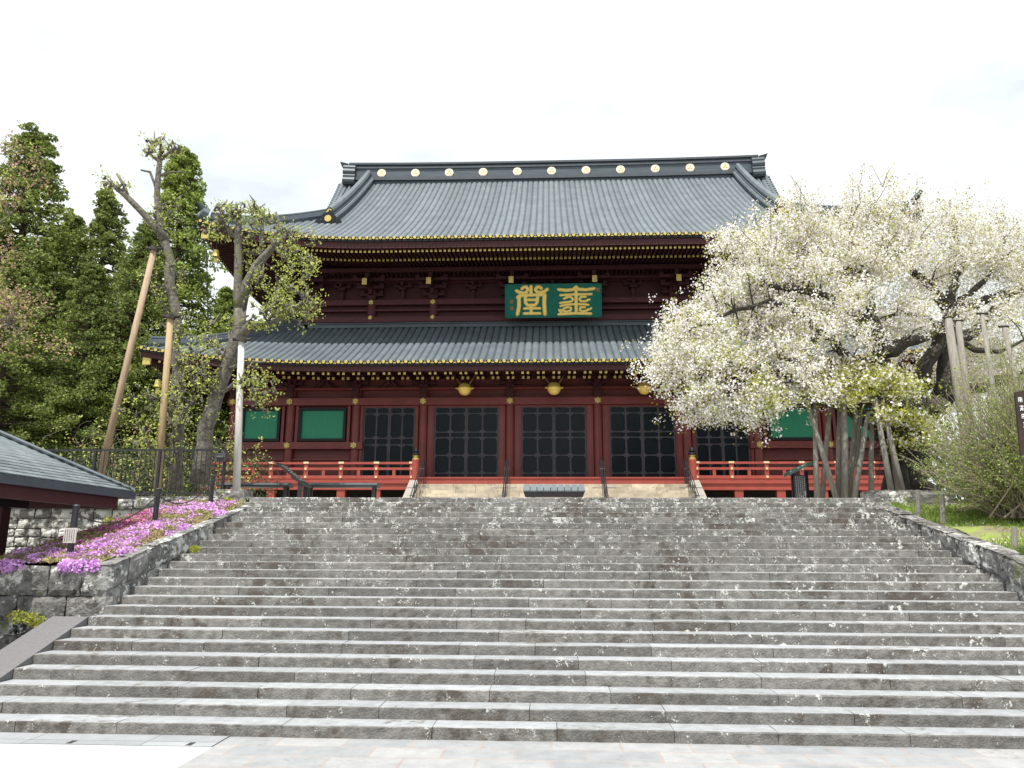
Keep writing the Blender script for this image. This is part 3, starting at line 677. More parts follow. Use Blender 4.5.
ROWS5 = [.085,.25,.075,.235,.235,.12]
for i in (2,3,4,5,6):
    xa, xb = CX+BAYX[i]+.25, CX+BAYX[i+1]-.25
    j = MB(); jw = .33 if i in (3,4,5) else .16
    for (p0,p1) in ((xa,xa+jw),(xb-jw,xb)): j.box(p0,p1,FY-.12,FY+.1,5.72,9.71); j.box(p0+ (jw*.25),p1-(jw*.25),FY-.16,FY-.121,5.72,9.71)
    j.box(xa+jw,xb-jw,FY-.1,FY+.1,9.62,9.71); j.box(xa,xb,FY-.22,FY+.1,5.60,5.715)
    j.build('door_jamb', 'red', hall)
    if i in (3,4,5): door(xa+jw+.01, xb-jw-.01, 5.72, 9.615, 4, ROWS5, 0)
    else: door(xa+jw+.01, xb-jw-.01, 5.72, 9.615, 4, [.085,.33,.09,.25,.245], 0)
# ---- upper storey front
ub = MB()
ub.box(CX-UHX-.25,CX+UHX+.25,UY-.26,UY+.1,15.98,16.28); ub.box(CX-UHX-.25,CX+UHX+.25,UY-.30,UY+.1,14.95,15.26)
ub.box(CX-UHX-.2,CX+UHX+.2,UY-.22,UY+.1,15.62,15.70); ub.box(CX-UHX-.2,CX+UHX+.2,UY-.14,UY+.1,17.3,17.5)
ub.build('upper_beam', 'red_upper_shaded', hall)
UB_ = [b for b in BAYX if abs(b) < 14]
for bx in UB_:
    c = MB(); c.tube([(CX+bx,UY,14.6),(CX+bx,UY,17.3)], .26, 18); c.build('upper_column', 'red_upper_shaded', hall)
    r_ = MB(); rosette(r_, (CX+bx,UY-.31,16.12), .14); r_.build('rosette_fitting', 'gold', hall)
    r_ = MB(); rosette(r_, (CX+bx,UY-.35,15.20), .12); r_.build('rosette_fitting', 'gold', hall)
    b_ = MB(); zc = bracket(b_, CX+bx, UY-.1, 16.30, 3, 1.05)
    b_.beam((CX+bx,UY-.2,17.05),(CX+bx,UY-2.0,16.78), .2, .26)
    b_.build('bracket_set', 'red_shaded', hall)
    gn = MB(); gn.box(CX+bx-.13,CX+bx+.13,UY-2.05,UY-2.00,16.58,16.95); gn.build('nose_fitting', 'gold', hall)
for i in range(len(UB_)-1):
    xm = CX+(UB_[i]+UB_[i+1])/2; b_ = MB(); b_.box(xm-.09,xm+.09,UY-.16,UY+.05,16.29,16.85); bracket(b_, xm, UY-.1, 16.86, 1, .8); b_.build('bracket_set', 'red_shaded', hall)
pu = MB()       # eaves purlins and the dark boards between bracket steps
pu.box(CX-UHX-1.6,CX+UHX+1.6,UY-1.55,UY-1.35,17.48,17.72); pu.box(CX-UHX-.9,CX+UHX+.9,UY-.75,UY-.6,17.25,17.42)
n_ = 120
for i in range(n_):
    x = CX-UHX-1.2+i*(2*UHX+2.4)/n_; pu.beam((x,UY-1.4,17.58),(x,UY-.62,17.36), .07, .09)
pu.box(CX-17.6,CX+17.6,FY-.78,FY-.60,11.02,11.22)
pu.build('eave_purlin', 'red_shaded', hall)
for s_ in (-1,1):
    for (zf, hx_, yf_, tt, dd) in ((zu,HX,UF,4.9,.58),(zl,LHX,LYF,3.8,.52)):
        q = MB(); q.beam((CX+s_*(hx_-.4),yf_+.4,zf(.4,0)-dd-.08),(CX+s_*(hx_-tt),yf_+tt,zf(tt,0)-dd+.75), .30, .36)
        qo = q.build('hip_rafter', 'red_shaded', hall)
        q = MB(); q.box(CX+s_*(hx_-.4)-.2,CX+s_*(hx_-.4)+.2,yf_+.15,yf_+.25,zf(.4,0)-dd-.26,zf(.4,0)-dd+.12); q.build('gilt_cap', 'gold', qo)

# ---- veranda
VY = 37.85; VF = 5.60; VX0, VX1 = -17.3, 17.05; NL, NR = -6.55, 6.86
v = MB(); v.box(VX0,VX1,VY+.02,FY-.02,VF-.10,VF-.01); v.box(VX0,CX-17.1,FY-.019,59,VF-.10,VF-.012); v.box(CX+17.1,VX1,FY-.019,59,VF-.10,VF-.012); v.build('veranda_floor', 'red', hall)
v = MB(); v.box(NL+.15,NR-.15,VY-.06,VY+.14,VF-.16,VF+.12); v.box(NL+.12,NR-.12,VY-.10,VY+.20,VF+.121,VF+.19)
v.box(VX0,NL-.12,VY-.06,VY+.14,VF-.42,VF-.12); v.box(NR+.12,VX1,VY-.06,VY+.14,VF-.42,VF-.12)
v.box(VX0,NL-.12,VY-.12,VY+.16,VF-.119,VF+.02); v.box(NR+.12,VX1,VY-.12,VY+.16,VF-.119,VF+.02); v.build('veranda_edge', 'vermilion', hall)
v = MB()
for (a,b) in ((VX0,NL),(NR,VX1)):
    n = int((b-a)/1.75)
    for i in range(n+1): xx = a+.15+(b-a-.3)*i/n; v.box(xx-.2,xx+.2,VY-.02,VY+.30,TOP,VF-.43)
    v.box(a,b,VY+.02,VY+.16,4.10,4.30)
vo = v.build('veranda_post', 'vermilion', hall); vo['kind']='stuff'
v = MB(); v.box(VX0+.2,VX1-.2,FY-.5,FY+20,TOP-.02,VF-.12); v.build('podium', 'joint', hall)
def railing(a, b):
    r_ = MB(); n = max(1, round((b-a)/1.78)); st = (b-a)/n
    r_.box(a-.06,b+.06,VY-.07,VY+.05,VF+.82,VF+.93); r_.box(a,b,VY-.05,VY+.04,VF+.54,VF+.66); r_.box(a,b,VY-.05,VY+.05,VF+.12,VF+.27)
    for i in range(n+1):
        xx = a+st*i; r_.box(xx-.10,xx+.10,VY-.045,VY+.045,VF+.022,VF+.82)
        if i < n: r_.box(xx+st/2-.075,xx+st/2+.075,VY-.04,VY+.04,VF+.271,VF+.54); r_.box(xx+.1+.02, xx+st-.12, VY-.03, VY+.03, VF+.021, VF+.119)
    ro = r_.build('railing', 'vermilion', hall)
    for i in range(n+1):
        xx = a+st*i; q = MB(); q.box(xx-.13,xx+.13,VY-.082,VY+.06,VF+.85,VF+.942)
        for zz in (.60,.20): q.disc((xx,VY-.075,VF+zz), (0,1,0), .062, .05, 10)
        q.build('gilt_fitting', 'gilt_pale', ro)
    for sx in (a,) if a < 0 else (b,):
        rr_ = MB(); rr_.box(sx-.05,sx+.05,VY+.1,58,VF+.82,VF+.93); rr_.box(sx-.04,sx+.04,VY+.1,58,VF+.54,VF+.66); rr_.box(sx-.04,sx+.04,VY+.1,58,VF+.12,VF+.27); rr_.build('side_railing','vermilion',hall)
railing(VX0+.1, NL-.18); railing(NR+.18, VX1-.1)
for xx in (NL, NR):
    q = MB(); q.lathe(xx, VY, [(.19,VF-.05),(.19,VF+1.02),(.16,VF+1.05)], 18); qo = q.build('newel_post', 'vermilion', hall)
    q = MB(); q.lathe(xx, VY, [(.165,VF+1.052),(.17,VF+1.10),(.10,VF+1.14),(.12,VF+1.20),(.17,VF+1.24)], 14); q.build('gilt_collar', 'gold', qo)
    q = MB(); q.lathe(xx, VY, [(.17,VF+1.241),(.19,VF+1.30),(.17,VF+1.36),(.10,VF+1.39),(.15,VF+1.45),(.12,VF+1.54),(.03,VF+1.64)], 14); q.build('finial', 'black', qo)
# ---- stone steps up to the veranda
g = MB(); n = 10; rr_ = (VF-.17-TOP)/n
for k in range(n):
    y = VY-.12-(n-1-k)*.30; z1 = TOP+rr_*(k+1); x = NL+.25-random.random()
    while x < NR-.25:
        xe = min(x+random.uniform(.9,1.7), NR-.22); a = max(x,NL+.22); g.box(a+.006,xe-.006,y-.30+random.uniform(-.004,.004),y+.02,TOP-.02 if k==0 else z1-rr_-.02,z1); x = xe
        if NR-.22-x < .05: break
tag(g.build('hall_steps', 'cream'), kind='structure')
for xx in (NL-.02, NR+.02):
    q = MB(); q.hexa([(xx-.22,VY-3.4,TOP-.02),(xx+.22,VY-3.4,TOP-.02),(xx+.22,VY-.14,TOP-.02),(xx-.22,VY-.14,TOP-.02),(xx-.22,VY-3.35,TOP+.15),(xx+.22,VY-3.35,TOP+.15),(xx+.22,VY-.14,VF+.05),(xx-.22,VY-.14,VF+.05)])
    o = q.build('stair_cheek', 'cheek'); tag(o, 'pale sloping cheek stone at the %s end of the cream steps below the hall doors' % ('left' if xx<0 else 'right'), 'cheek stone', 'cheek stones of the hall steps')
# handrails
def handrail(x, lbl):
    g = MB(); yb_, yt = VY-3.3, VY-.3
    for dx in (-.045,.045):
        g.tube([(x+dx,yb_,TOP+.9),(x+dx,yb_+.1,TOP+.98),(x+dx,yt-.2,VF+.92),(x+dx,yt+.05,VF+.98),(x+dx,yt+.12,VF+.75)], .022, 6)
        for f_ in (0,.33,.66,1):
            y = yb_+(yt-yb_)*f_; zz = TOP+.95+(VF-TOP)*f_*.98; g.tube([(x+dx,y,TOP+(VF-TOP)*f_*.9-.05),(x+dx,y,zz)], .018, 6)
    for f_ in (.1,.5,.85): y = yb_+(yt-yb_)*f_; g.tube([(x-.55,y,TOP+.5+(VF-TOP)*f_*.98),(x+.55,y,TOP+.5+(VF-TOP)*f_*.98)] if f_==.5 else [(x-.12,y,TOP+.8+(VF-TOP)*f_),(x+.12,y,TOP+.8+(VF-TOP)*f_)], .02, 6)
    tag(g.build('handrail', 'dark_iron'), lbl, 'handrail', 'iron handrails on the hall steps')
handrail(NL+.42, 'black iron handrail beside the left cheek stone of the hall steps'); handrail(CX-2.27, 'black iron handrail below the red column left of the middle doors')
handrail(CX+2.27, 'black iron handrail below the red column right of the middle doors'); handrail(NR-.42, 'black iron handrail beside the right cheek stone of the hall steps')
# ---- hanging round gilt lanterns
for i, xx in enumerate((-4.53,0,4.53)):
    c = np.array((CX+xx+.02, 38.6, 10.33)); t_ = empty('hanging_lantern', c, ['left of the three round gilt lanterns, hanging over the left pair of black doors','middle round gilt lantern, hanging over the central black doors below the green board','right of the three round gilt lanterns, half hidden by cherry blossom'][i], 'lantern', 'round gilt lanterns under the eaves')
    g = MB(); prof = [(.05,.30),(.16,.29),(.28,.20),(.33,.06),(.36,.04),(.36,-.02),(.33,-.04),(.31,-.14),(.22,-.27),(.10,-.33),(.02,-.34)]
    g.tube([(c[0],c[1],c[2]+z_) for r_,z_ in prof], [r_ for r_,z_ in prof], 18); g.build('lantern_body', 'gold_letter', t_, smooth=True)
    for s_ in (-1,1):
        g = MB(); g.tube([c+np.array((s_*.33,0,.02)), c+np.array((s_*.46,0,.03))], [.07,.04], 7); g.build('lug', 'gold', t_)
        g = MB()
        for q in range(12): 
            a = c+np.array((s_*(.22+.30*q/12), 0, .22+.48*q/12)); g.tube([a, a+np.array((s_*.022,0,.036))], [.026,.026], 5)
        g.build('chain', 'gold_dark', t_)
# ---- name board
bw2, bh2 = 5.12, 1.68; BC = np.array((P(553.2,301,41.1)[0], 40.95, 15.72)); tilt = R(14)
t_ = empty('name_board', BC, 'green name board with two large gilt seal characters hung under the upper eaves', 'sign')
ua = np.array((1,0,0.)); va = np.array((0,-math.sin(tilt),math.cos(tilt))); na = np.array((0,-math.cos(tilt),-math.sin(tilt)))
def B(u, v_, d): return BC+ua*((u/1841-.5)*bw2)+va*((.5-v_/600)*bh2)+na*d
g = MB(); g.hexa([B(0,600,-.05),B(1841,600,-.05),B(1841,600,.03),B(0,600,.03),B(0,0,-.05),B(1841,0,-.05),B(1841,0,.03),B(0,0,.03)]); g.build('board', 'teal', t_)
g = MB(); ps = [(-14,-14),(1855,-14),(1855,614),(-14,614)]
for a_, b_ in zip(ps, ps[1:]+ps[:1]): g.beam(B(*a_,-.02), B(*b_,-.02), .10, .07, 0, upd=na)
g.build('board_frame', 'teal', t_)
LS = [([(400,170),(432,135),(490,130),(515,180),(490,235),(430,250),(345,235),(288,200)],60),([(580,118),(580,290)],62),([(785,165),(742,128),(690,140),(668,190),(705,236),(780,240),(850,220),(905,178)],60),
      ([(308,345),(335,308),(420,297),(580,292),(750,290),(855,285)],58),([(342,320),(342,500),(308,672)],68),([(848,290),(838,450),(852,672)],70),
      ([(465,320),(467,430),(505,490),(660,490),(702,430),(710,315)],58),([(470,385),(700,385)],52),([(580,490),(580,640)],55),([(440,552),(755,552)],46),([(435,652),(760,652)],52)]
RSK = [([(135,165),(280,188),(430,172),(480,118),(530,168),(680,178),(835,155)],58),([(170,280),(440,270),(780,265)],46),([(480,180),(480,640)],58),
      ([(240,350),(330,310),(400,330),(420,370),(380,408),(280,418),(165,432)],42),([(670,318),(570,318),(545,360),(570,402),(660,405),(742,368)],42),
      ([(170,492),(300,467),(480,458),(650,465),(722,476)],42),([(232,545),(320,512),(382,530),(370,588),(280,600),(145,565)],42),([(655,522),(562,520),(548,580),(640,602),(710,572),(775,542)],42),([(135,652),(450,638),(770,648)],52),([(145,570),(190,625)],38)]
for nm_, SK, du, dv in (('left', LS, -95, -105), ('right', RSK, 891, -85)):
    g = MB()
    for pts_, w_ in SK:
        pp = []
        for a_, b_ in zip(pts_[:-1], pts_[1:]):
            for f_ in (0,.5): pp.append((a_[0]*(1-f_)+b_[0]*f_, a_[1]*(1-f_)+b_[1]*f_))
        pp.append(pts_[-1]); rad = w_/1841*bw2/2*1.22
        p3 = [B(a_+du, b_+dv, .035) for a_, b_ in pp]
        p3 = [p3[0]-(p3[1]-p3[0])/np.linalg.norm(p3[1]-p3[0])*rad*.8]+p3+[p3[-1]+(p3[-1]-p3[-2])/np.linalg.norm(p3[-1]-p3[-2])*rad*.8]
        g.tube(p3, [rad*.45]+[rad]*(len(p3)-2)+[rad*.45], 8, 0, sq=(1,.42), upd=na)
    g.build('gilt_character', 'gold_letter', t_, smooth=True)
for (u_, v_) in ((100,310),(105,440),(1795,95)):
    g = MB(); s_ = 34; g.hexa([B(u_-s_,v_+s_,.031),B(u_+s_,v_+s_,.031),B(u_+s_,v_+s_,.05),B(u_-s_,v_+s_,.05),B(u_-s_,v_-s_,.031),B(u_+s_,v_-s_,.031),B(u_+s_,v_-s_,.05),B(u_-s_,v_-s_,.05)])
    for k in range(3): g.tube([B(u_-22,v_-20+20*k,.055),B(u_+22,v_-20+20*k,.055)], .012, 5, 1)
    g.build('seal', ['seal','gold_dark'], t_)
# wind bells at the left roof corners
for (px,py,Y,lb) in ((216,254,38.2,'small gilt wind bell under the left corner of the upper roof'),(158,384,37.0,'small gilt wind bell under the left corner of the lower roof')):
    c = P(px,py,Y); t_ = empty('wind_bell', c, lb, 'bell'); g = MB(); g.lathe(c[0],c[1],[(.05,c[2]+.25),(.14,c[2]+.2),(.17,c[2]-.05),(.2,c[2]-.16)],10); g.build('bell_body','gold',t_)
    g = MB(); g.tube([(c[0],c[1],c[2]+.25),(c[0],c[1],c[2]+.75)], .02, 5); g.build('bell_hanger','dark_iron',t_)
    g = MB(); g.box(c[0]-.09,c[0]+.09,c[1]-.01,c[1]+.01,c[2]-.5,c[2]-.22); g.build('clapper_plate','gold',t_)

# ================================================================ SMALL THINGS
# long low benches left of the steps
def bench(px0, px1, py, Y, lbl):
    a, b = P(px0,py,Y), P(px1,py,Y); z1 = a[2]; t_ = empty('bench', ((a[0]+b[0])/2,Y,TOP), lbl, 'bench', 'long dark benches before the veranda')
    g = MB(); g.tube([(a[0],Y,z1-.09),(b[0],Y,z1-.09)], .30, 12, sq=(1,.28), upd=(0,0,1)); g.build('seat', 'bench_dark', t_)
    for f_ in (.06,.94):
        for dy in (-.15,.15): g = MB(); x_ = a[0]+(b[0]-a[0])*f_; g.box(x_-.04,x_+.04,Y+dy-.03,Y+dy+.03,TOP-.03,z1-.14); g.build('leg', 'dark_iron', t_)
M['eave_red'] = mat('eave_red_paint', (.06,.010,.011), (.045,.008,.009), 3, .6)
M['bench_dark'] = mat('dark_bench_top', (.045,.055,.068), (.028,.034,.043), 3, .38)
bench(223,291,482.5,24.5,'long dark rounded bench behind the white pole, left of the slanted board'); bench(306,379,482.5,24.5,'long dark rounded bench between the slanted board and the hall steps')
# slatted grey bench at the centre
a, b = P(523.5,484,24.), P(584.5,484,24.)
t_ = empty('slatted_bench', ((a[0]+b[0])/2,24.,TOP), 'grey slatted low bench at the top of the stairs before the central doors', 'bench')
n = 9
for i in range(n):
    w_ = (b[0]-a[0])/n; g = MB(); x0 = a[0]+i*w_; g.hexa([(x0+.012,23.75,4.08),(x0+w_-.012,23.75,4.08),(x0+w_-.012,24.10,4.25),(x0+.012,24.10,4.25),(x0+.012,23.75,4.115),(x0+w_-.012,23.75,4.115),(x0+w_-.012,24.10,a[2]),(x0+.012,24.10,a[2])]); g.build('slat', 'bench_grey', t_)
g = MB(); g.hexa([(a[0]+.06,23.80,3.92),(b[0]-.06,23.80,3.92),(b[0]-.06,24.08,3.92),(a[0]+.06,24.08,3.92),(a[0],23.76,4.075),(b[0],23.76,4.075),(b[0],24.12,4.24),(a[0],24.12,4.24)]); g.build('frame', 'dark_iron', t_)
for f_ in (.16,.84): x_ = a[0]+(b[0]-a[0])*f_; g = MB(); g.box(x_-.06,x_+.06,23.86,24.0,TOP-.03,3.925); g.build('leg', 'dark_iron', t_)
# slanted information board
Y = 23.2; a = P(275.5,463.5,Y); b = P(304,486.5,Y)
t_ = empty('information_board', (a[0],Y,TOP), 'black slanted information board on a post seen edge-on beside the long benches', 'information board')
g = MB(); d_ = np.array((b-a)); dn = np.array((-d_[2],0,d_[0]))/np.linalg.norm(d_)*-.035
v1 = np.array((0,.72,0)); g.hexa([a,b,b+v1,a+v1,a-dn*1.6,b-dn*1.6,b+v1-dn*1.6,a+v1-dn*1.6]); bo = g.build('panel', 'dark_iron', t_)
g = MB(); top = lambda f_, e_: a+d_*f_+v1*e_-dn*1.8
for k in range(7): g.tube([top(.15+.1*k,.12), top(.15+.1*k,.85)], .006, 4)
g.build('lettering', 'plaque_white', bo)
for e_ in (.06,.60):
    g = MB(); q = a+d_*.80+np.array((0,e_,0)); g.beam((q[0]+.05,q[1],TOP-.03),(q[0]+.05,q[1],q[2]), .14, .05, 0, upd=(0,1,0)); g.beam((q[0]+.05,q[1],q[2]-.02),(q[0]-.24,q[1],q[2]+.16), .05, .05, 0, upd=(0,1,0)); g.build('post', 'dark_iron', t_)
# small roofed notice on the right
Y = 23.; a = P(795,498,Y); b = P(806.5,498,Y); xc = P(803,490,Y)[0]
t_ = empty('roofed_notice', (xc,Y,TOP), 'small dark notice stand with a curved green roof in front of the right railing', 'notice board')
zb_ = P(800,475,Y)[2]
g = MB(); g.box(a[0],b[0],Y-.05,Y+.05,TOP+.02,zb_); bo = g.build('board', 'ironwork', t_)
g = MB()
random.seed(3)
for c in range(5):
    z_ = zb_-.05
    while z_ > TOP+.12:
        h = random.uniform(.02,.045); x_ = a[0]+.045+c*(b[0]-a[0]-.09)/4; g.tube([(x_-.012,Y-.055,z_),(x_+.014,Y-.055,z_-h*.5),(x_-.01,Y-.055,z_-h)], .005, 4); z_ -= h+.018
g.build('lettering', 'ink_white', bo)
for x_ in (b[0]+.06, a[0]+.0): 
    g = MB(); g.box(x_-.04,x_+.05,Y-.0+.052,Y+.14,TOP-.03,zb_+.12); g.build('post', 'black', t_)
rp_ = [P(787,476,Y),P(795,472,Y),P(804,467.5,Y),P(814,464,Y)]
g = MB(); vs = []
for p in rp_:
    for (dy,dz) in ((-.30,0),(.30,0),(.30,.07),(-.30,.07)): vs.append((p[0],p[1]+dy,p[2]+dz))
g.add(vs, [(i*4+j,i*4+(j+1)%4,(i+1)*4+(j+1)%4,(i+1)*4+j) for i in range(3) for j in range(4)]+[(0,1,2,3),(15,14,13,12)])
for i in range(7): g.tube([tuple(p+np.array((0,-.28+i*.09,.08))) for p in rp_], .022, 5)
g.build('roof', 'copper_green', t_)
# brown sign at the right edge of the frame, on the bank
Y = 14.6; a = P(1015,392,Y); b = P(1020,447,Y)
t_ = empty('brown_sign', (a[0]+.4,Y,bankz(a[0],Y)-.1), 'dark brown signboard with white lettering at the right edge above the shrub', 'sign')
g = MB(); dx = b[0]-a[0]; g.hexa([(b[0],Y,b[2]-.15),(b[0]+.95,Y,b[2]-.10),(b[0]+.95,Y+.05,b[2]-.10),(b[0],Y+.05,b[2]-.15),(a[0],Y,a[2]),(a[0]+.95,Y,a[2]+.16),(a[0]+.95,Y+.05,a[2]+.16),(a[0],Y+.05,a[2])]); bo = g.build('board', 'sign_brown', t_)
g = MB()
for c in range(6):
    for r_ in range(6 if c else 5):
        x_ = a[0]+.07+c*.125+r_*.012; z_ = a[2]-.15-r_*.155-(.06 if c%2 else 0)
        g.box(x_-.035,x_+.035,Y-.008,Y-.002,z_+.03,z_+.045); g.box(x_-.03,x_+.03,Y-.008,Y-.002,z_-.01,z_+.004); g.box(x_-.006,x_+.008,Y-.011,Y-.0085,z_-.045,z_+.05)
        if (c+r_)%2: g.tube([(x_,Y-.006,z_-.005),(x_-.035,Y-.006,z_-.05)], .007, 4); g.tube([(x_,Y-.006,z_-.005),(x_+.035,Y-.006,z_-.05)], .007, 4)
        else: g.box(x_-.035,x_-.025,Y-.0105,Y-.0025,z_-.04,z_+.04); g.box(x_+.025,x_+.035,Y-.0105,Y-.0025,z_-.04,z_+.04)
g.build('lettering', 'ink_white', bo)
for q in (.2,.75): g = MB(); g.box(b[0]+q-.03,b[0]+q+.03,Y+.052,Y+.11,bankz(a[0],Y)-.2,b[2]+.5); g.build('post', 'sign_brown', t_)
# iron fence on the retaining wall
Y = 21.62; xr = P(225.5,450,Y)[0]; zt_ = P(200,449,Y)[2]; zb_ = TOP+.06
t_ = empty('iron_fence', (xr-3,Y,TOP), 'black iron railing fence on top of the pale retaining wall at left', 'fence')
g = MB(); xl = -22.; g.box(xl,xr+.03,Y-.03,Y+.03,zt_-.05,zt_); g.build('top_rail', 'dark_iron', t_)
g = MB(); g.box(xl,xr,Y-.02,Y+.02,zb_+.06,zb_+.10); g.build('bottom_rail', 'dark_iron', t_)
x_ = xr; i = 0
g = MB()
while x_ > xl:
    if i % 14 == 0: q = MB(); q.box(x_-.035,x_+.035,Y-.035,Y+.035,TOP-.05,zt_-.051); q.build('post', 'dark_iron', t_)
    else: g.tube([(x_,Y,zb_+.1),(x_,Y,zt_-.05)], .012, 5)
    x_ -= .135; i += 1
g.build('balusters', 'dark_iron', t_)['kind'] = 'stuff'
# fitting on the end of the fence (dark lamp-like box)
c = P(221,457.5,21.5); g = MB(); g.box(c[0]-.17,c[0]+.14,c[1]-.05,c[1]+.05,c[2]-.12,c[2]+.13); g.tube([(c[0]-.1,c[1]-.06,c[2]),(c[0]+.1,c[1]-.06,c[2])], .04, 8); 
tag(g.build('fence_box', 'ironwork'), 'small dark box fixed near the right end of the iron fence', 'box')
# chain posts in the flower bed
pp_ = []
for (px, pt, pb, lb) in ((69,505,560,'black chain post carrying a small notice, nearest of the three in the flower bed'),(154,488.5,526,'middle black chain post in the pink flower bed'),(210,475,507,'black chain post at the top of the flower bed beside the stairs')):
    Y = None
    for yy in np.linspace(14.3,21.2,300):
        if P(px,pb,yy)[2] < bz(yy)-.05: Y = yy; break
    Y = Y or 20.9; lo_ = P(px,pb,Y); hi_ = P(px+1.0,pt,Y); t_ = empty('chain_post', (lo_[0],Y,lo_[2]), lb, 'post', 'chain posts in the flower bed')
    g = MB(); g.tube([(lo_[0],Y,lo_[2]-.15),(lo_[0]+.02,Y,hi_[2]-.02)], .062, 8); g.tube([(lo_[0]+.02,Y,hi_[2]-.02),(lo_[0]+.02,Y,hi_[2]+.01)], [.075,.04], 8); g.build('shaft', 'dark_iron', t_)
    g = MB(); g.tube([(lo_[0]-.09,Y,hi_[2]-.15),(lo_[0]+.11,Y,hi_[2]-.15)], .018, 6); g.build('chain_ring', 'dark_iron', t_)
    pp_.append(np.array((lo_[0]+.02,Y,hi_[2]-.15)))
    if px == 69:
        z0_, z1_ = P(69,543,Y)[2], P(69,528,Y)[2]; x0_, x1_ = lo_[0]-.10, lo_[0]+.14
        t2 = empty('small_plaque', (lo_[0],Y-.08,z0_), 'small pale plaque with vertical dark writing tied to the nearest chain post', 'plaque')
        g = MB(); g.box(x0_,x1_,Y-.10,Y-.08,z0_,z1_); bo = g.build('board', 'plaque_white', t2); g = MB()
        for c in range(5):
            z_ = z1_-.03
            while z_ > z0_+.03: h = random.uniform(.012,.03); g.box(x0_+.025+c*.042,x0_+.037+c*.042,Y-.104,Y-.1005,z_-h,z_); z_ -= h+.008
        g.build('lettering', 'ink_dark', bo)
for a_, b_, lb in ((pp_[0],pp_[1],'thin sagging chain between the near and middle posts of the flower bed'),(pp_[1],pp_[2],'thin sagging chain between the middle and top posts of the flower bed')):
    g = MB(); n = 40
    for i in range(n):
        f0, f1 = i/n, (i+.8)/n
        p0 = a_*(1-f0)+b_*f0-np.array((0,0,.38*4*f0*(1-f0))); p1 = a_*(1-f1)+b_*f1-np.array((0,0,.38*4*f1*(1-f1))); g.tube([p0,p1], .014, 5)
    tag(g.build('chain', 'dark_iron'), lb, 'chain', 'chains of the flower bed')
# wooden stakes on the right bank
for (px,pb,pt) in ((979.,520,478),(973,546,522)) and ((942,519,494),(918,512,490),(1014,548,527)):
    Y = 19.5 if px < 930 else (18.4 if px < 960 else 15.9); lo_ = P(px,pb,Y); hi_ = P(px,pt,Y)
    g = MB(); g.tube([(lo_[0],Y,lo_[2]-.2),(hi_[0],Y,hi_[2])], [.065,.055], 8)
    tag(g.build('wooden_stake', 'pole_grey'), {918:'short grey stake beside the dark block wall at the top of the border',942:'grey wooden stake standing in the grass below the left side of the shrub',1014:'short brown stake in the grass at the far right below the shrub'}[px], 'stake', 'wooden stakes on the grass bank')
# shelter roof, lower left
SX = -9.55; SYF = 17.6; SZ = 3.62; HR = 3.2; tile_n = 22
t_ = empty('shelter', (-12.5,14.5,0), 'low open shelter with dark shingled roof and red eaves at the lower left', 'shelter')
sl_ = .50
g = MB()
def srz(d): return SZ+sl_*d+.012*d*d
K = 16; LEN = 6.4; SYN = SYF-2*HR-1.6
def course(g, pts_fn, nrows):
    for r_ in range(nrows):
        d0 = HR*r_/nrows; d1 = HR*(r_+1)/nrows+.03; y0, y1 = pts_fn(d0)
        y = y0-random.random()*.25
        while y < y1:
            ye = min(y+.28, y1); ya_ = max(y,y0)
            if ye-ya_ > .02:
                yield d0, d1, ya_+.004, ye-.004
            y += .28
for d0, d1, ya_, ye in course(g, lambda d: (SYN+d, SYF-d), tile_n):
    z_a, z_b = srz(d0)+.022, srz(d1)+.004
    g.add([(SX-d0,ya_,z_a),(SX-d0,ye,z_a),(SX-d1,ye,z_b),(SX-d1,ya_,z_b),(SX-d0,ya_,z_a-.018),(SX-d0,ye,z_a-.018)], [(0,1,2,3),(4,5,1,0)])
for d0, d1, xa_, xe in course(g, lambda d: (SX-2*HR+d, SX-d), tile_n):
    z_a, z_b = srz(d0)+.022, srz(d1)+.004
    for yy, sg in ((SYF,-1),(SYN,1)):
        g.add([(xa_,yy+sg*d0,z_a),(xe,yy+sg*d0,z_a),(xe,yy+sg*d1,z_b),(xa_,yy+sg*d1,z_b)], [(0,1,2,3)])
X0, X1 = SX-2*HR, SX
for yy_ in (0,):
    pk = srz(HR)
    g.add([(X1,SYN,SZ-.01),(X1,SYF,SZ-.01),(X1-HR,SYF-HR,pk-.01),(X1-HR,SYN+HR,pk-.01),(X0,SYN,SZ-.01),(X0,SYF,SZ-.01)], [(0,1,2,3),(1,5,2),(4,0,3),(5,4,3,2)])
g.tube([(X1-HR,SYN+HR,pk+.06),(X1-HR,SYF-HR,pk+.06)], .14, 8)
for (ex,ey,rx_,ry) in ((X1,SYF,X1-HR,SYF-HR),(X1,SYN,X1-HR,SYN+HR)): g.tube([(ex,ey,SZ+.03),(rx_,ry,pk+.05)], .05, 6)
g.build('shingle_roof', 'shingle', t_)
g = MB()
for (x0,x1,y0,y1) in ((X1-.05,X1+.04,SYN,SYF+.04),(X0-.04,X0+.05,SYN,SYF+.04),(X0+.05,X1-.05,SYF-.05,SYF+.04),(X0+.05,X1-.05,SYN-.04,SYN+.05)): g.box(x0,x1,y0,y1,SZ-.17,SZ-.012)
g.build('fascia', 'ridge_dark', t_)
g = MB(); e = .22
for (x0,x1,y0,y1) in ((X1-e-.1,X1-e,SYN+e,SYF-e),(X0+e,X0+e+.1,SYN+e,SYF-e),(X0+e+.1,X1-e-.1,SYF-e-.1,SYF-e),(X0+e+.1,X1-e-.1,SYN+e,SYN+e+.1)): g.box(x0,x1,y0,y1,SZ-.40,SZ-.175)
g.build('red_eave_beam', 'eave_red', t_)
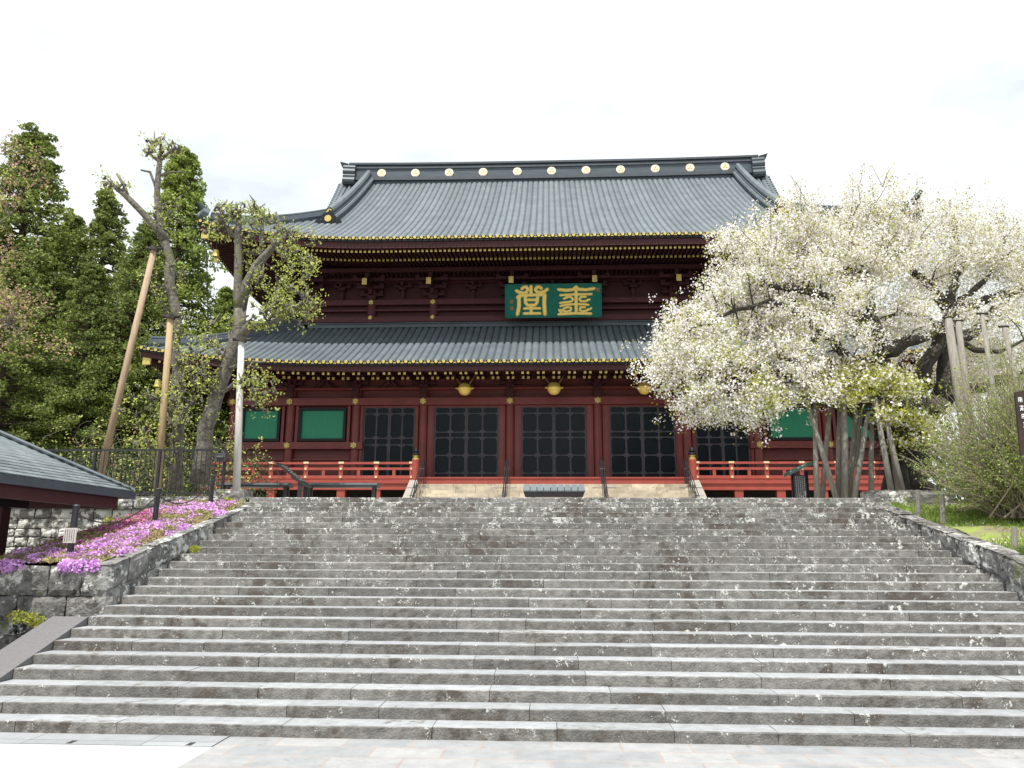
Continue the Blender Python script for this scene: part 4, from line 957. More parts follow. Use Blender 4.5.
g = MB(); g.add([(X0+.05,SYN+.05,SZ-.172),(X1-.05,SYN+.05,SZ-.172),(X1-.05,SYF-.05,SZ-.172),(X0+.05,SYF-.05,SZ-.172)], [(0,3,2,1)]); g.build('soffit', 'red_shaded', t_)
for (px_,py_) in ((X1-1.8,SYF-1.8),(X0+1.35,SYF-1.35),(X1-1.62,SYN+1.62),(X0+1.35,SYN+1.35)):
    g = MB(); g.box(px_-.13,px_+.13,py_-.13,py_+.13,-.02,SZ-.172); g.build('post', 'red_shaded', t_)
g = MB()
for (x0,x1,y0,y1) in ((X1-1.72,X1-1.52,SYN+1.35,SYF-1.35),(X0+1.25,X0+1.45,SYN+1.35,SYF-1.35),(X0+1.45,X1-1.73,SYF-1.72,SYF-1.52),(X0+1.45,X1-1.45,SYN+1.25,SYN+1.45)): g.box(x0,x1,y0,y1,SZ-.46,SZ-.24)
g.build('beam', 'black', t_)
# lightning cable
g = MB(); a, b = P(211,455,44.), P(206.5,250,41.); g.tube([a,b], .03, 5); tag(g.build('cable', 'ironwork'), 'thin grey cable running down from the left corner of the upper roof', 'cable')

# ================================================================ PLANTS
def cards(C, size, flat=.0, ratio=.6, seed=1, tri=False):
    """small randomly turned leaf faces at centres C"""
    r_ = np.random.default_rng(seed); n = len(C)
    a = r_.normal(size=(n,3)); a /= np.linalg.norm(a,axis=1)[:,None]
    b = r_.normal(size=(n,3)); b -= (b*a).sum(1)[:,None]*a; b /= np.linalg.norm(b,axis=1)[:,None]
    s = size*r_.uniform(.6,1.35,(n,1)); a = a*s*.5; b = b*s*.5*ratio
    V = np.stack([C-a, C+b*1.0+a*.1, C+a, C-b*1.0+a*.1], axis=1).reshape(-1,3)
    return V, np.arange(4*n).reshape(-1,4)
def blobpts(cen, rad, n, r_, shell=.35):
    d = r_.normal(size=(n,3)); d /= np.linalg.norm(d,axis=1)[:,None]
    return np.array(cen)+d*(r_.uniform(shell**3,1,(n,1))**(1/3))*np.array(rad)
def grow(limbs, targets, r_, tip=.012, seg=.45, sag=.0, mid=.12):
    """limbs: list of (points, radii). Returns MB with limbs plus twigs reaching every target"""
    g = MB(); nodes = []; rads = []
    for pts_, rd in limbs:
        pts_ = [np.array(p,float) for p in pts_]; P2 = [pts_[0]]; R2 = [rd[0]]
        for i in range(len(pts_)-1):
            n = max(1,int(np.linalg.norm(pts_[i+1]-pts_[i])/seg))
            for k in range(1,n+1):
                f_ = k/n; q = pts_[i]*(1-f_)+pts_[i+1]*f_; rr_ = rd[i]*(1-f_)+rd[i+1]*f_
                if k < n: q = q+r_.normal(0,.25*rr_+.01,3)
                P2.append(q); R2.append(rr_*(1+r_.normal(0,.06)))
        g.tube(P2, R2, 10 if rd[0]>.1 else 6); nodes += P2; rads += R2
    tg = np.array(targets); nd = np.array(nodes)
    dist = np.min(np.linalg.norm(tg[:,None,:]-nd[None,::2,:],axis=2),axis=1); tg = tg[np.argsort(dist)]
    nodes = list(nodes)
    arr = np.zeros((len(nodes)+len(tg)*4,3)); arr[:len(nodes)] = nodes; rad_a = np.zeros(len(arr)); rad_a[:len(nodes)] = rads; cnt = len(nodes)
    for t in tg:
        d = np.linalg.norm(arr[:cnt]-t,axis=1)+np.where(rad_a[:cnt]<tip*1.2, .5, 0); j = int(np.argmin(d)); a = arr[j]; L_ = np.linalg.norm(t-a)
        if L_ < .05: continue
        r0 = min(rad_a[j]*.6, .010+.016*L_+tip*.3); pts_ = [a]
        for k in (1,2,3): pts_.append(a+(t-a)*k/4+r_.normal(0,mid*.25*L_,3)+np.array((0,0,(.14-sag)*L_*math.sin(math.pi*k/4)*.6)))
        pts_.append(t); rr_ = [r0*(1-.7*k/4) for k in range(5)]
        g.tube(pts_, [max(q,.006) for q in rr_], 5, cap=False)
        for k in (2,3,4):
            arr[cnt] = pts_[k]; rad_a[cnt] = rr_[k]; cnt += 1
    return g, arr[:cnt]
# ---- great cherry
r_ = np.random.default_rng(11); TB = P(910,488,25.4); TB[2] = TOP
cherry = empty('cherry_tree', TB, 'huge old white-flowering cherry tree propped on grey poles right of the hall', 'tree')
pt = lambda x,y,Y: P(x,y,Y)
limbs = [
 ([TB-np.array((0,0,.3)), pt(910,450,25.2), pt(915,415,25.1), pt(918,395,25)], [.80,.58,.46,.38]),
 ([pt(897,492,24.8), pt(895,455,24.7), pt(893,420,24.8), pt(905,395,25)], [.40,.34,.30,.24]),
 ([pt(905,430,25), pt(900,405,24.8), pt(880,372,24.3), pt(878,342,24)], [.36,.32,.28,.22]),
 ([pt(878,345,24), pt(862,320,23.8), pt(835,300,23.5), pt(800,290,23), pt(765,285,22.8)], [.26,.2,.15,.11,.06]),
 ([pt(880,352,24.2), pt(905,342,24.3), pt(930,335,24.6), pt(950,320,25)], [.22,.19,.15,.1]),
 ([pt(915,400,25), pt(925,365,25.3), pt(940,330,25.5), pt(955,315,25.8)], [.30,.24,.20,.18]),
 ([pt(940,400,25.3), pt(946,370,25.4), pt(947,340,25.6), pt(950,310,25.8), pt(930,285,25.6), pt(905,262,25.4), pt(880,245,25)], [.34,.27,.24,.22,.15,.11,.07]),
 ([pt(915,420,25.2), pt(938,405,25.3), pt(942,398,25.3)], [.38,.35,.33]),
 ([pt(950,312,25.8), pt(985,300,26.3), pt(1015,290,27), pt(1060,270,28)], [.2,.15,.12,.08]),
 ([pt(942,400,25.2), pt(965,388,25), pt(1000,380,24.6), pt(1040,372,24.5), pt(1090,360,24.5)], [.26,.2,.17,.14,.08]),
 ([pt(945,345,25.6), pt(975,332,26), pt(1000,305,26.5), pt(1030,280,27)], [.24,.17,.12,.07]),
 ([pt(900,455,24.8), pt(875,425,24.3), pt(850,410,23.9), pt(820,402,23.5), pt(780,408,23.), pt(745,420,22.6)], [.36,.26,.18,.13,.09,.04]),
 ([pt(850,410,23.9), pt(822,388,23.3), pt(790,375,22.8), pt(740,372,22.3), pt(700,378,22)], [.16,.12,.1,.07,.035]),
 ([pt(880,372,24.3), pt(850,360,23.6), pt(820,330,23), pt(795,310,22.6), pt(770,300,22.4), pt(735,310,22.1), pt(690,330,22)], [.22,.17,.13,.1,.08,.06,.03]),
 ([pt(820,330,23), pt(800,360,22.5), pt(760,365,22.2)], [.09,.07,.04]),
 ([pt(880,345,24), pt(870,300,24.5), pt(860,260,25), pt(850,225,25.3)], [.2,.15,.1,.05]),
 ([pt(947,312,26), pt(960,270,27), pt(955,230,27.5), pt(950,200,28)], [.18,.13,.09,.04]),
 ([pt(950,330,25.6), pt(975,350,25), pt(1000,352,24.8), pt(1024,340,24.6)], [.14,.10,.07,.04]),
 ([pt(947,330,25.5), pt(925,318,25), pt(905,312,24.6), pt(880,318,24.3)], [.14,.10,.07,.04]),
 ([pt(960,300,26), pt(985,280,26.4), pt(1000,262,26.8), pt(1005,240,27)], [.12,.09,.06,.03]),
 ([pt(905,342,24.3), pt(870,350,26), pt(850,330,28), pt(820,300,29.5)], [.15,.12,.1,.06]),
]
blobs = [(690,335,38,32,22.6,.9),(668,358,26,26,22.2,.45),(735,302,38,32,22.8,.9),(755,266,36,28,23.4,.8),(800,245,42,32,24.4,.9),(850,230,46,32,25.2,1.0),(905,228,48,32,26,1.0),(960,236,45,32,27,.9),(1010,254,45,30,27.2,.9),(1065,262,55,42,27,.9),
 (715,368,40,24,22,.8),(700,400,24,16,21.8,.22),(745,412,30,14,22.2,.25),(775,345,45,38,22.4,.9),(815,300,45,36,23,.9),(855,275,45,36,24,.9),(905,268,46,32,25.1,.8),(955,258,45,28,26,.8),(1005,286,42,26,26.6,.6),(1050,310,50,40,26,.7),
 (785,385,42,22,22,.55),(840,345,40,26,22.8,.5),(975,350,40,30,29.5,.9),(1010,345,34,34,29.5,.8),(985,395,40,28,30,.9),(925,350,36,26,30,.6),(800,218,30,20,24.5,.5),(775,238,22,18,24,.35),(765,245,16,14,24,.2),(985,318,34,12,25.3,.35),(905,318,26,16,24.2,.3),(870,192,30,10,25.5,.10),(1015,375,26,12,25,.25),(850,300,50,40,29,.3),(925,300,50,30,30,.3),(1040,395,40,34,29,.9),(735,243,14,8,23,.08),(722,238,8,5,23,.05)]
tgt = []; bl = []; 
for (x,y,rx_,ry,Y,wt) in blobs:
    c = P(x,y,Y); s_ = math.hypot(*c[:2])/FPX*1.03; rad = (rx_*s_, max(1.4,rx_*s_*.95) if rx_>20 else .5, ry*s_)
    n = int(46*wt*(1 if wt>.3 else 1.6)); bp = blobpts(c, rad, n, r_, .2); tgt += list(bp)
    bl.append((c, rad, wt))
g, nodes = grow(limbs, tgt, r_, .020)
tw = nodes[-(len(tgt)*3):]
ends = np.array(tgt)
# clusters of flowers along the twig ends
topz = np.array([t for t in tgt if t[2] > 11.0 and t[0] < 13.]); topz = topz[r_.integers(0,len(topz),110)]
shp = []
for a in topz:
    e = a+np.array((r_.normal(0,.35),r_.normal(0,.3),r_.uniform(.5,1.2))); g.tube([a,(a+e)/2+r_.normal(0,.05,3),e],[.014,.010,.005],4,cap=False); shp += [a+(e-a)*f for f in r_.uniform(.3,1,4)]
g.build('trunk', 'bark_dark', cherry, smooth=True)
cc = []
for k in range(len(ends)):
    m_ = r_.integers(7,13); cc.append(ends[k]+r_.normal(0,.27,(m_,3))*np.array((1,1,.72)))
cc.append(tw[r_.integers(0,len(tw),3500)]+r_.normal(0,.16,(3500,3))); cc.append(np.array(shp)); cc = np.concatenate(cc)
fl = []
for c in (cc,): 
    n = 12; fl.append((c[:,None,:]+r_.normal(0,.080,(len(c),n,3))).reshape(-1,3))
fl = np.concatenate(fl); V, F = cards(fl, .062, ratio=.9, seed=5)
fast_mesh('blossom', V, F, 'blossom', parent=cherry)
sel = cc[r_.random(len(cc))<.72]; lf = (sel[:,None,:]+r_.normal(0,.13,(len(sel),5,3))).reshape(-1,3); V, F = cards(lf, .078, ratio=.5, seed=6)
fast_mesh('young_leaves', V, F, 'leaf_new', parent=cherry)
sel = cc[r_.random(len(cc))<.22]; lf = (sel[:,None,:]+r_.normal(0,.12,(len(sel),4,3))).reshape(-1,3); V, F = cards(lf, .07, ratio=.5, seed=16)
fast_mesh('bronze_leaves', V, F, 'leaf_bronze', parent=cherry)
# low leafy sprays in front of the trunk
lt = []
for (x,y,rx_,ry,Y,n) in ((820,385,34,12,22.3,16),(865,375,26,13,22.6,20),(905,390,26,11,22.6,20),(890,415,28,7,22.4,12),(930,420,24,7,22.6,12),(850,392,30,12,22.2,22),(912,440,30,7,22.8,10),(880,385,40,16,23,22),(760,395,22,15,21.8,16),(720,350,30,16,21.6,12)):
    c = P(x,y,Y); s_ = Y/FPX; lt.append(blobpts(c,(rx_*s_*1.05,.8,ry*s_*1.1),n,r_,.1))
lt = np.concatenate(lt)
g, _ = grow([([pt(893,430,24.4), pt(885,405,23.4), pt(880,392,22.8)],[.08,.06,.04]),([pt(893,430,24.4), pt(915,415,23.2), pt(930,418,22.8)],[.07,.05,.03]),([pt(880,392,22.8), pt(850,385,22.3), pt(820,385,22.2), pt(770,380,21.9), pt(725,360,21.8)],[.05,.04,.03,.02,.015])], lt, r_, .01)
g.build('low_spray', 'bark_dark', cherry)
lc = (lt[:,None,:]+r_.normal(0,.20,(len(lt),13,3))*np.array((1,1,.55))).reshape(-1,3); lf = (lc[:,None,:]+r_.normal(0,.07,(len(lc),4,3))).reshape(-1,3); V, F = cards(lf, .095, ratio=.5, seed=7)
fast_mesh('spray_leaves', V, F, 'leaf_new', parent=cherry)
sel = lc[r_.random(len(lc))<.30]; lf = (sel[:,None,:]+r_.normal(0,.07,(len(sel),5,3))).reshape(-1,3); V, F = cards(lf, .085, ratio=.9, seed=8)
fast_mesh('spray_blossom', V, F, 'blossom', parent=cherry)
# tangle of fine roots and shoots on the trunk
g = MB()
for i in range(150):
    a = P(r_.uniform(880,925), r_.uniform(395,440), 24.0+r_.uniform(-.3,.3)); g.tube([a, a+np.array((r_.normal(0,.25),r_.normal(0,.15)-.1,-.35)), a+np.array((r_.normal(0,.35),r_.normal(0,.2)-.2,-.9-r_.random()*.5))], [.02,.014,.006], 4, cap=False)
g.build('hanging_shoots', 'bark_dark', cherry)
# props under the cherry
props = [(817,498,815,405,22.4,.085),(836,498,806,399,22.3,.085),(822.5,498,831,402,22.9,.08),(838.5,498,840,395,23.,.08),(844.5,498,843,385,22.6,.11),(848,498,856,410,23.3,.10),(854,498,868,412,22.5,.085),(856,498,861,408,23.6,.07),(871.5,498,872,420,22.9,.085),(891.5,492,875,398,22.2,.09),(898,492,885,412,23.4,.09),(903,492,882,400,22.4,.09),(970,470,948,319,22.6,.16),(978,470,958,322,23.,.12),(1001,450,982,315,22.4,.085),(1024,420,1004,328,22.6,.09)]
plab = ['leftmost upright grey prop pole, just right of the roofed notice','grey prop pole leaning left, its top over the roofed notice','brownish prop pole crossing behind the left leaning pole','thin upright grey prop pole left of the thick pair','thick upright grey prop pole in the middle of the cluster','brownish prop pole leaning right behind the thick upright one','pale prop pole leaning right toward the lone upright pole','thin dark prop pole between two leaning ones','lone upright grey prop pole right of the cluster','long grey prop pole leaning left, its foot on the block wall','dark slim prop pole between the two long leaning ones','rightmost long grey prop pole leaning left, by the cherry trunk','tall pale double-width prop pole behind the shrub with a crossbar on top','shorter grey prop pole close behind the tall pale one','slim grey prop pole behind the shrub right of the tall pale one','grey prop pole near the brown signboard at the right edge']
for (x0,y0,x1,y1,Y,rr_), lb in zip(props, plab):
    a = P(x0,y0,Y); b = P(x1,y1,Y+.2); d_ = (b-a); ground = bankz(a[0],Y) if False else TOP
    f_ = (ground-.1-a[2])/d_[2]; a = a+d_*f_
    t_ = empty('prop_pole', (a[0],a[1],TOP-.03), lb, 'prop pole', 'grey timber poles propping the cherry tree')
    g = MB(); mid_ = (a+b)/2+r_.normal(0,.03,3); rr_ *= .86; g.tube([a,mid_,b], [rr_*1.08,rr_,rr_*.8], 10); g.build('pole', 'pole_grey', t_, smooth=True)
    g = MB(); g.tube([b+np.array((-.17,-.05,.03)), b+np.array((.17,.05,.06))], .035, 7); g.build('crosspiece', 'bark_dark', t_)
# bird
c = P(916,198,25.2); t_ = g = MB(); g.tube([c+np.array((-.17,0,-.07)),c+np.array((-.08,0,-.02)),c,c+np.array((.08,0,.05)),c+np.array((.12,0,.10)),c+np.array((.17,0,.10))],[.02,.05,.075,.06,.045,.008],8); g.tube([c+np.array((0,0,-.05)),c+np.array((.01,0,-.16))],.01,4)
tag(g.build('bird','black',smooth=True), 'small dark bird perched high in the cherry blossom', 'bird')

# ---- pollarded trees on the left with props
def pollard(name, lbl, limbs, blobs_, seed, dens):
    r_ = np.random.default_rng(seed); base = np.array(limbs[0][0][0]); t_ = empty(name, (base[0],base[1],TOP-.03), lbl, 'tree')
    tg = []; limbs = [(a_, [q*.82 for q in b_]) for a_, b_ in limbs]
    for (x,y,rx_,ry,Y,n) in blobs_:
        c = P(x,y,Y); s_ = np.linalg.norm(c[:2])/FPX*1.03; tg.append(blobpts(c,(rx_*s_,max(.35,rx_*s_*.8),ry*s_),max(6,int(n*.75)),r_,.45))
    tg = np.concatenate(tg); g, nodes = grow(limbs, tg, r_, .030, mid=.35)
    for k in range(len(tg)):
        a = tg[r_.integers(0,len(tg))]; g.tube([a-np.array((0,0,.05)), a+r_.normal(0,.05,3), a+r_.normal(0,.10,3)+np.array((0,0,.14))], [.045,.04,.012], 5)
    g.build('trunk', 'bark_grey', t_, smooth=True)
    cc = (tg[:,None,:]+r_.normal(0,.13,(len(tg),dens,3))).reshape(-1,3); lf = (cc[:,None,:]+r_.normal(0,.055,(len(cc),4,3))).reshape(-1,3)
    V, F = cards(lf, .085, ratio=.55, seed=seed); fast_mesh('leaves', V, F, 'leaf_pale', parent=t_)
    return t_
Y = 23.6
pollard('pollarded_tree', 'tall thin pollarded tree with knobbly forked top, behind the fence at left',
 [([P(176,490,Y),P(176,400,Y),P(176,333,Y),P(170,258,Y),P(159,224,Y),P(157,195,Y),P(160,159,Y)],[.25,.21,.19,.17,.15,.12,.10]),
  ([P(164,240,Y),P(141,211,Y-.2),P(124,194,Y-.3),P(110,183,Y-.4)],[.16,.13,.11,.08]),([P(128,198,Y-.3),P(124,185,Y-.3),P(117,174,Y-.2)],[.08,.07,.05]),([P(158,195,Y),P(150,172,Y),P(141,170,Y)],[.06,.05,.04]),
  ([P(160,162,Y),P(148,153,Y),P(143,150,Y)],[.08,.06,.05]),([P(160,160,Y),P(172,150,Y),P(181,147,Y)],[.08,.06,.05]),([P(160,160,Y),P(161,146,Y),P(160,137,Y)],[.08,.06,.05]),([P(158,176,Y),P(172,172,Y),P(183,172,Y)],[.05,.04,.03]),
  ([P(176,420,Y),P(160,400,Y-.5),P(150,395,Y-1)],[.08,.05,.03]),([P(176,430,Y),P(190,405,Y-.6),P(200,395,Y-1)],[.08,.05,.03]),([P(174,320,Y),P(160,300,Y),P(150,290,Y)],[.06,.04,.03])],
 [(160,148,20,10,Y,34),(118,184,14,12,Y-.3,16),(168,215,16,20,Y,16),(165,270,24,28,Y,22),(178,330,20,22,Y,16),(150,405,26,26,Y-1,34),(195,400,22,24,Y-1,28),(145,440,20,20,Y-1,22),(160,455,24,14,Y-.8,20),(178,375,22,14,Y,14)], 21, 5)
Y = 22.9
pollard('pollarded_tree', 'leaning pollarded tree with broad leafy crown in front of the left roof corners',
 [([P(199,484,Y),P(203,460,Y),P(215,399,Y),P(229,362,Y),P(236,340,Y),P(240,309,Y)],[.36,.31,.27,.25,.24,.22]),
  ([P(239,315,Y),P(238,280,Y),P(238.5,255,Y),P(238,231,Y),P(240,215,Y)],[.18,.16,.14,.12,.08]),([P(241,310,Y),P(246,285,Y),P(257,265,Y-.2),P(275,245,Y-.3),P(290,232,Y-.3)],[.20,.18,.15,.12,.07]),
  ([P(237,340,Y),P(250,325,Y),P(270,324,Y-.2),P(288,314,Y-.4),P(305,300,Y-.5)],[.20,.17,.14,.11,.06]),([P(262,260,Y-.2),P(262,235,Y),P(262,215,Y)],[.10,.08,.05]),([P(238,240,Y),P(222,222,Y),P(214,210,Y)],[.09,.07,.05]),
  ([P(275,247,Y-.3),P(278,225,Y),P(276,212,Y)],[.08,.06,.04]),([P(232,355,Y),P(216,345,Y-.3),P(200,352,Y-.6)],[.08,.06,.04]),([P(218,395,Y),P(240,378,Y-.5),P(262,382,Y-.8)],[.09,.06,.03]),([P(226,370,Y),P(250,362,Y-.5),P(265,362,Y-.8)],[.08,.05,.03])],
 [(240,212,22,10,Y,40),(218,225,16,18,Y,22),(268,222,20,12,Y,24),(290,240,24,20,Y-.3,40),(300,268,20,16,Y-.4,30),(270,285,26,16,Y-.3,34),(295,305,26,20,Y-.5,50),(270,315,24,14,Y-.4,30),(250,250,18,18,Y,16),(255,382,20,14,Y-.8,22),(262,400,12,16,Y-.8,16),(205,352,20,14,Y-.6,20),(222,330,14,10,Y,10),(195,372,16,14,Y-.6,14)], 22, 5)
for (x0,y0,x1,y1,Y,rr_,mt,lb) in ((101,472,154,250,22.9,.10,'pole_brown','long peeled brown log leaning right to prop the tall pollarded tree'),(157.5,490,170.5,318,22.6,.10,'pole_tan','upright tan timber post propping the tall pollarded tree behind the fence'),(236.5,489,241.5,341,22.1,.10,'pole_white','white post standing on the coping stones under the leaning pollarded tree')):
    a = P(x0,y0,Y); b = P(x1,y1,Y); t_ = empty('tree_prop', (a[0],Y,TOP), lb, 'prop pole'); d_ = b-a
    if x0 < 230: a = a+d_*((TOP-.1-a[2])/d_[2])
    else: a = a-d_*.01
    g = MB(); g.tube([a,(a+b)/2,b], [rr_*1.1,rr_,rr_*.9], 12); g.build('pole', mt, t_, smooth=True)
    g = MB(); g.tube([b+np.array((-.26,0,.06)), b+np.array((.28,0,.04))], .055, 8); g.tube([b+np.array((0,0,-.02)), b+np.array((0.02,0,.12))], [.15,.12], 9); g.build('crossbar', 'bark_dark', t_)

# ---- cedars
def cedar_mesh(seed, H, Rb, mt, nb=230, per=66):
    r_ = np.random.default_rng(seed); C = []; g = MB(); g.tube([(0,0,-.5),(0,0,H*.5),(0,0,H*.985)], [H*.017,H*.010,.03], 9)
    for k in range(nb):
        h = .10+.885*(k/nb)**.9; az = k*2.399+r_.normal(0,.3); ln = Rb*(1-h)**.95*r_.uniform(.62,1.12)+.35; up_ = r_.uniform(-.05,.25)
        d = np.array((math.cos(az),math.sin(az),0)); z0 = h*H; m_ = max(2,int(ln/.95))
        tip = d*ln+np.array((0,0,z0-ln*.30+ln*up_)); g.tube([(0,0,z0),tuple(d*ln*.5+np.array((0,0,z0-.02*ln))),tuple(tip)], [.11,.07,.03], 4, cap=False)
        for q in range(m_):
            f_ = .35+.65*(q+1)/m_; c = d*ln*f_+np.array((0,0,z0+(-.30+up_)*ln*f_**1.6))+r_.normal(0,.16,3)
            rad = (.26+.62*min(1,ln/3.5))*r_.uniform(.75,1.25); 
            pp = r_.normal(size=(per,3)); pp /= np.linalg.norm(pp,axis=1)[:,None]; pp *= r_.uniform(.35,1,(per,1))**.5
            pp = pp*rad*np.array((1.,1.,.62)); pp[:,2] -= .25*(pp[:,0]**2+pp[:,1]**2)/rad; C.append(c+pp)
    C = np.concatenate(C); V, F = cards(C, .27, ratio=.55, seed=seed); return (V,F,g)
cv = []
specs = [(1,30,9.0,'needle'),(2,28,8.0,'needle'),(3,26,7.0,'needle_light')]
cedar_pos = [ # px of the top, py of the top, Y, type, label
 (38,128,47,0,'tallest dark cedar at the left, its tip above the pink-leaved branches'),(110,190,50,1,'cedar between the tallest one and the leaning log, narrow tip'),(186,150,45,2,'bright green cedar behind the tall pollarded tree'),
 (-30,150,46,1,'dark cedar cut by the left edge of the photo'),(72,215,56,0,'darker cedar in the dip between the two left tips'),(148,222,42,1,'lower cedar just left of the pollarded trunk'),(20,255,38,0,'near dark cedar low at the left edge'),(-75,190,55,0,'cedar mostly beyond the left edge of the photo'),(228,288,62,2,'small distant cedar between the roof corner and the leaning tree'),(95,265,41,0,'stout dark cedar behind the leaning log'),(-10,230,62,1,'rear cedar behind the left edge trees')]
protos = []
for (sd_,H,Rb,mt) in specs:
    V,F,g = cedar_mesh(sd_,H,Rb,mt); protos.append((V,F,g,H,mt))
meshes = {}
for (px,py,Y,ty,lb) in cedar_pos:
    V,F,g,H,mt = protos[ty]; tp = P(px,py,Y); h = tp[2]-TOP+.3; s_ = h/H
    t_ = empty('cedar_tree', (tp[0],Y,TOP-.05), lb, 'tree', 'cedars beyond the left side of the hall'); wsc = s_*(1.22 if px < 100 else 1.0)
    if ty not in meshes:
        ORG[t_.name] = np.zeros(3); c_ = fast_mesh('crown', V, F, mt, parent=t_); k_ = g.build('trunk', 'bark_cedar', t_); meshes[ty] = (c_.data, k_.data)
    else:
        for nm_, me in zip(('crown','trunk'), meshes[ty]):
            o = bpy.data.objects.new(nm_, me); COL.objects.link(o); o.parent = t_
    t_.scale = (wsc, wsc, s_); t_.rotation_euler = (0,0,(px*7)%6)
# far wood behind everything
r2 = np.random.default_rng(55); C = []
for i in range(420):
    X = r2.uniform(-120,-24); Yc = r2.uniform(66,80); hh = 17+5*math.sin(X*.35)+r2.uniform(-3,2)
    if X > -30: hh *= .5
    C.append(blobpts((X,Yc,TOP+r2.uniform(0,1)*hh), (2.2,2.,2.), 130, r2, .5))
V, F = cards(np.concatenate(C), .5, ratio=.6, seed=9); tag(fast_mesh('far_wood', V, F, 'leaf_dark'), 'dark far-off wood closing the view behind the cedars at left', 'wood', kind='stuff')
C = []
for i in range(260):
    X = r2.uniform(26,110); Yc = r2.uniform(60,75); C.append(blobpts((X,Yc,TOP+r2.uniform(0,1)*(10+3*math.sin(X*.3))), (2.2,2.,2.), 120, r2, .5))
V, F = cards(np.concatenate(C), .5, ratio=.6, seed=10); tag(fast_mesh('far_wood', V, F, 'leaf_dark'), 'dark far-off wood behind the cherry tree at right', 'wood', kind='stuff')
# undergrowth shrubs behind the fence
def shrub(px,py,Y,w_,h,n,mt,lb,seed,stem=60, name='shrub', cat='shrub', leafsize=.1, per=5):
    r_ = np.random.default_rng(seed); b = P(px,py,Y); gz_ = TOP-.03; t_ = empty(name, (b[0],Y,gz_), lb, cat)
    tg = np.stack([b[0]+r_.uniform(-w_,w_,n), Y+r_.uniform(-.9,.9,n), gz_+h*r_.uniform(.25,1,n)], 1); tg[:,2] -= h*.35*((tg[:,0]-b[0])/w_)**2
    g, _ = grow([([(b[0],Y,gz_-.1),(b[0]+.1,Y,gz_+.5)],[.09,.06])], tg, r_, .012); g.build('stems', 'twig', t_)
    cc = (tg[:,None,:]+r_.normal(0,.20,(n,per,3))).reshape(-1,3); lf = (cc[:,None,:]+r_.normal(0,.08,(len(cc),4,3))).reshape(-1,3); V, F = cards(lf, leafsize, ratio=.55, seed=seed); fast_mesh('leaves', V, F, mt, parent=t_)
shrub(85,470,26,2.2,3.0,120,'leaf_pale','sparse yellow-green shrub behind the fence at the foot of the leaning log',31,per=1)
shrub(120,470,28,2.4,3.4,90,'leaf_bronze','thin twiggy bush behind the fence between the log and the tan post',32,per=1)
shrub(140,470,30,3.0,2.6,260,'leaf_dark','dark green bush behind the fence left of the tan post',33)
shrub(60,470,31,4.5,2.4,420,'leaf_dark','dark low bush behind the fence near the shelter roof',34)
shrub(200,470,29,2.2,4.0,110,'leaf_pale','thin light green bush behind the trunk of the leaning pollarded tree',35,per=2)
shrub(215,470,33,2.6,3.2,260,'leaf_dark','dark bush against the left corner of the hall',36)
# pink-leaved cherry at the left edge
r_ = np.random.default_rng(41); tb = P(-75,470,20.5); tb = np.array((tb[0],23.,TOP)); Y = 21.
t_ = empty('bronze_leaved_cherry', (tb[0],tb[1],TOP-.03), 'bronze-pink leaved cherry reaching in from the left edge before the cedars', 'tree')
bl_ = [(15,150,26,14,Y,14),(5,200,26,18,Y,20),(30,180,22,12,Y,10),(5,310,26,18,Y-1,26),(28,300,26,9,Y-1,12),(10,340,26,8,Y-1,14),(58,345,20,5,Y-1,8),(0,250,22,20,Y,16),(-30,280,40,60,Y,60),(-40,180,40,50,Y,50)]
tg = np.concatenate([blobpts(P(x,y,YY),(rx_*YY/FPX,.6,ry*YY/FPX),n,r_,.1) for (x,y,rx_,ry,YY,n) in bl_])
g, _ = grow([([tb-np.array((0,0,.3)),P(-70,350,22.5),P(-60,280,22),P(-40,220,21.5),P(-10,180,21)],[.35,.28,.2,.14,.06]),([P(-66,330,22.3),P(-30,320,21),P(10,325,20)],[.12,.08,.03]),([P(-45,230,21.6),P(-10,230,21),P(10,215,21)],[.08,.05,.02])], tg, r_, .012, mid=.2); g.build('trunk','bark_grey',t_,smooth=True)
cc = (tg[:,None,:]+r_.normal(0,.17,(len(tg),6,3))).reshape(-1,3); lf = (cc[:,None,:]+r_.normal(0,.06,(len(cc),4,3))).reshape(-1,3); V, F = cards(lf, .08, ratio=.55, seed=41)
mi = (r_.random(len(F))<.35).astype(int); M['leaf_pink'] = mat('pink_bronze_leaf', (.42,.24,.19), (.30,.20,.14), 1.2, .6, island=.3, translucent=.3)
fast_mesh('leaves', V, F, ['leaf_pink','leaf_pale'], mi, parent=t_)

# ---- big twiggy shrub on the right bank
r_ = np.random.default_rng(51); sb = np.array((11.0,18.2,bankz(11.3,18.2)-.05))
t_ = empty('twiggy_shrub', sb, 'wide twiggy shrub with tiny green leaves on the grass bank at right', 'shrub')
g = MB(); tips = []
for i in range(640):
    az = r_.uniform(0,2*math.pi); lean = r_.uniform(.1,1.25); ln = r_.uniform(1.9,3.9)*(1-.22*lean)
    d_ = np.array((math.cos(az)*math.sin(lean),math.sin(az)*math.sin(lean)*.8,math.cos(lean))); b0 = sb+np.array((r_.normal(0,.35),r_.normal(0,.25),0))
    pts_ = [b0]
    for k in range(1,6): pts_.append(b0+d_*ln*k/5+np.array((0,0,.10*ln*(k/5)**2))+r_.normal(0,.045,3)*k/2)
    g.tube(pts_, [.022,.018,.014,.010,.007,.004], 4, cap=False); tips.append(np.array(pts_[2:]))
    for k in (2,3,4):
        for _ in range(2):
            e = pts_[k]+d_*ln*.22+r_.normal(0,.16,3); g.tube([pts_[k],(pts_[k]+e)/2+r_.normal(0,.02,3),e],[.007,.005,.003],3,cap=False); tips.append(np.array([e,(pts_[k]+e)/2]))
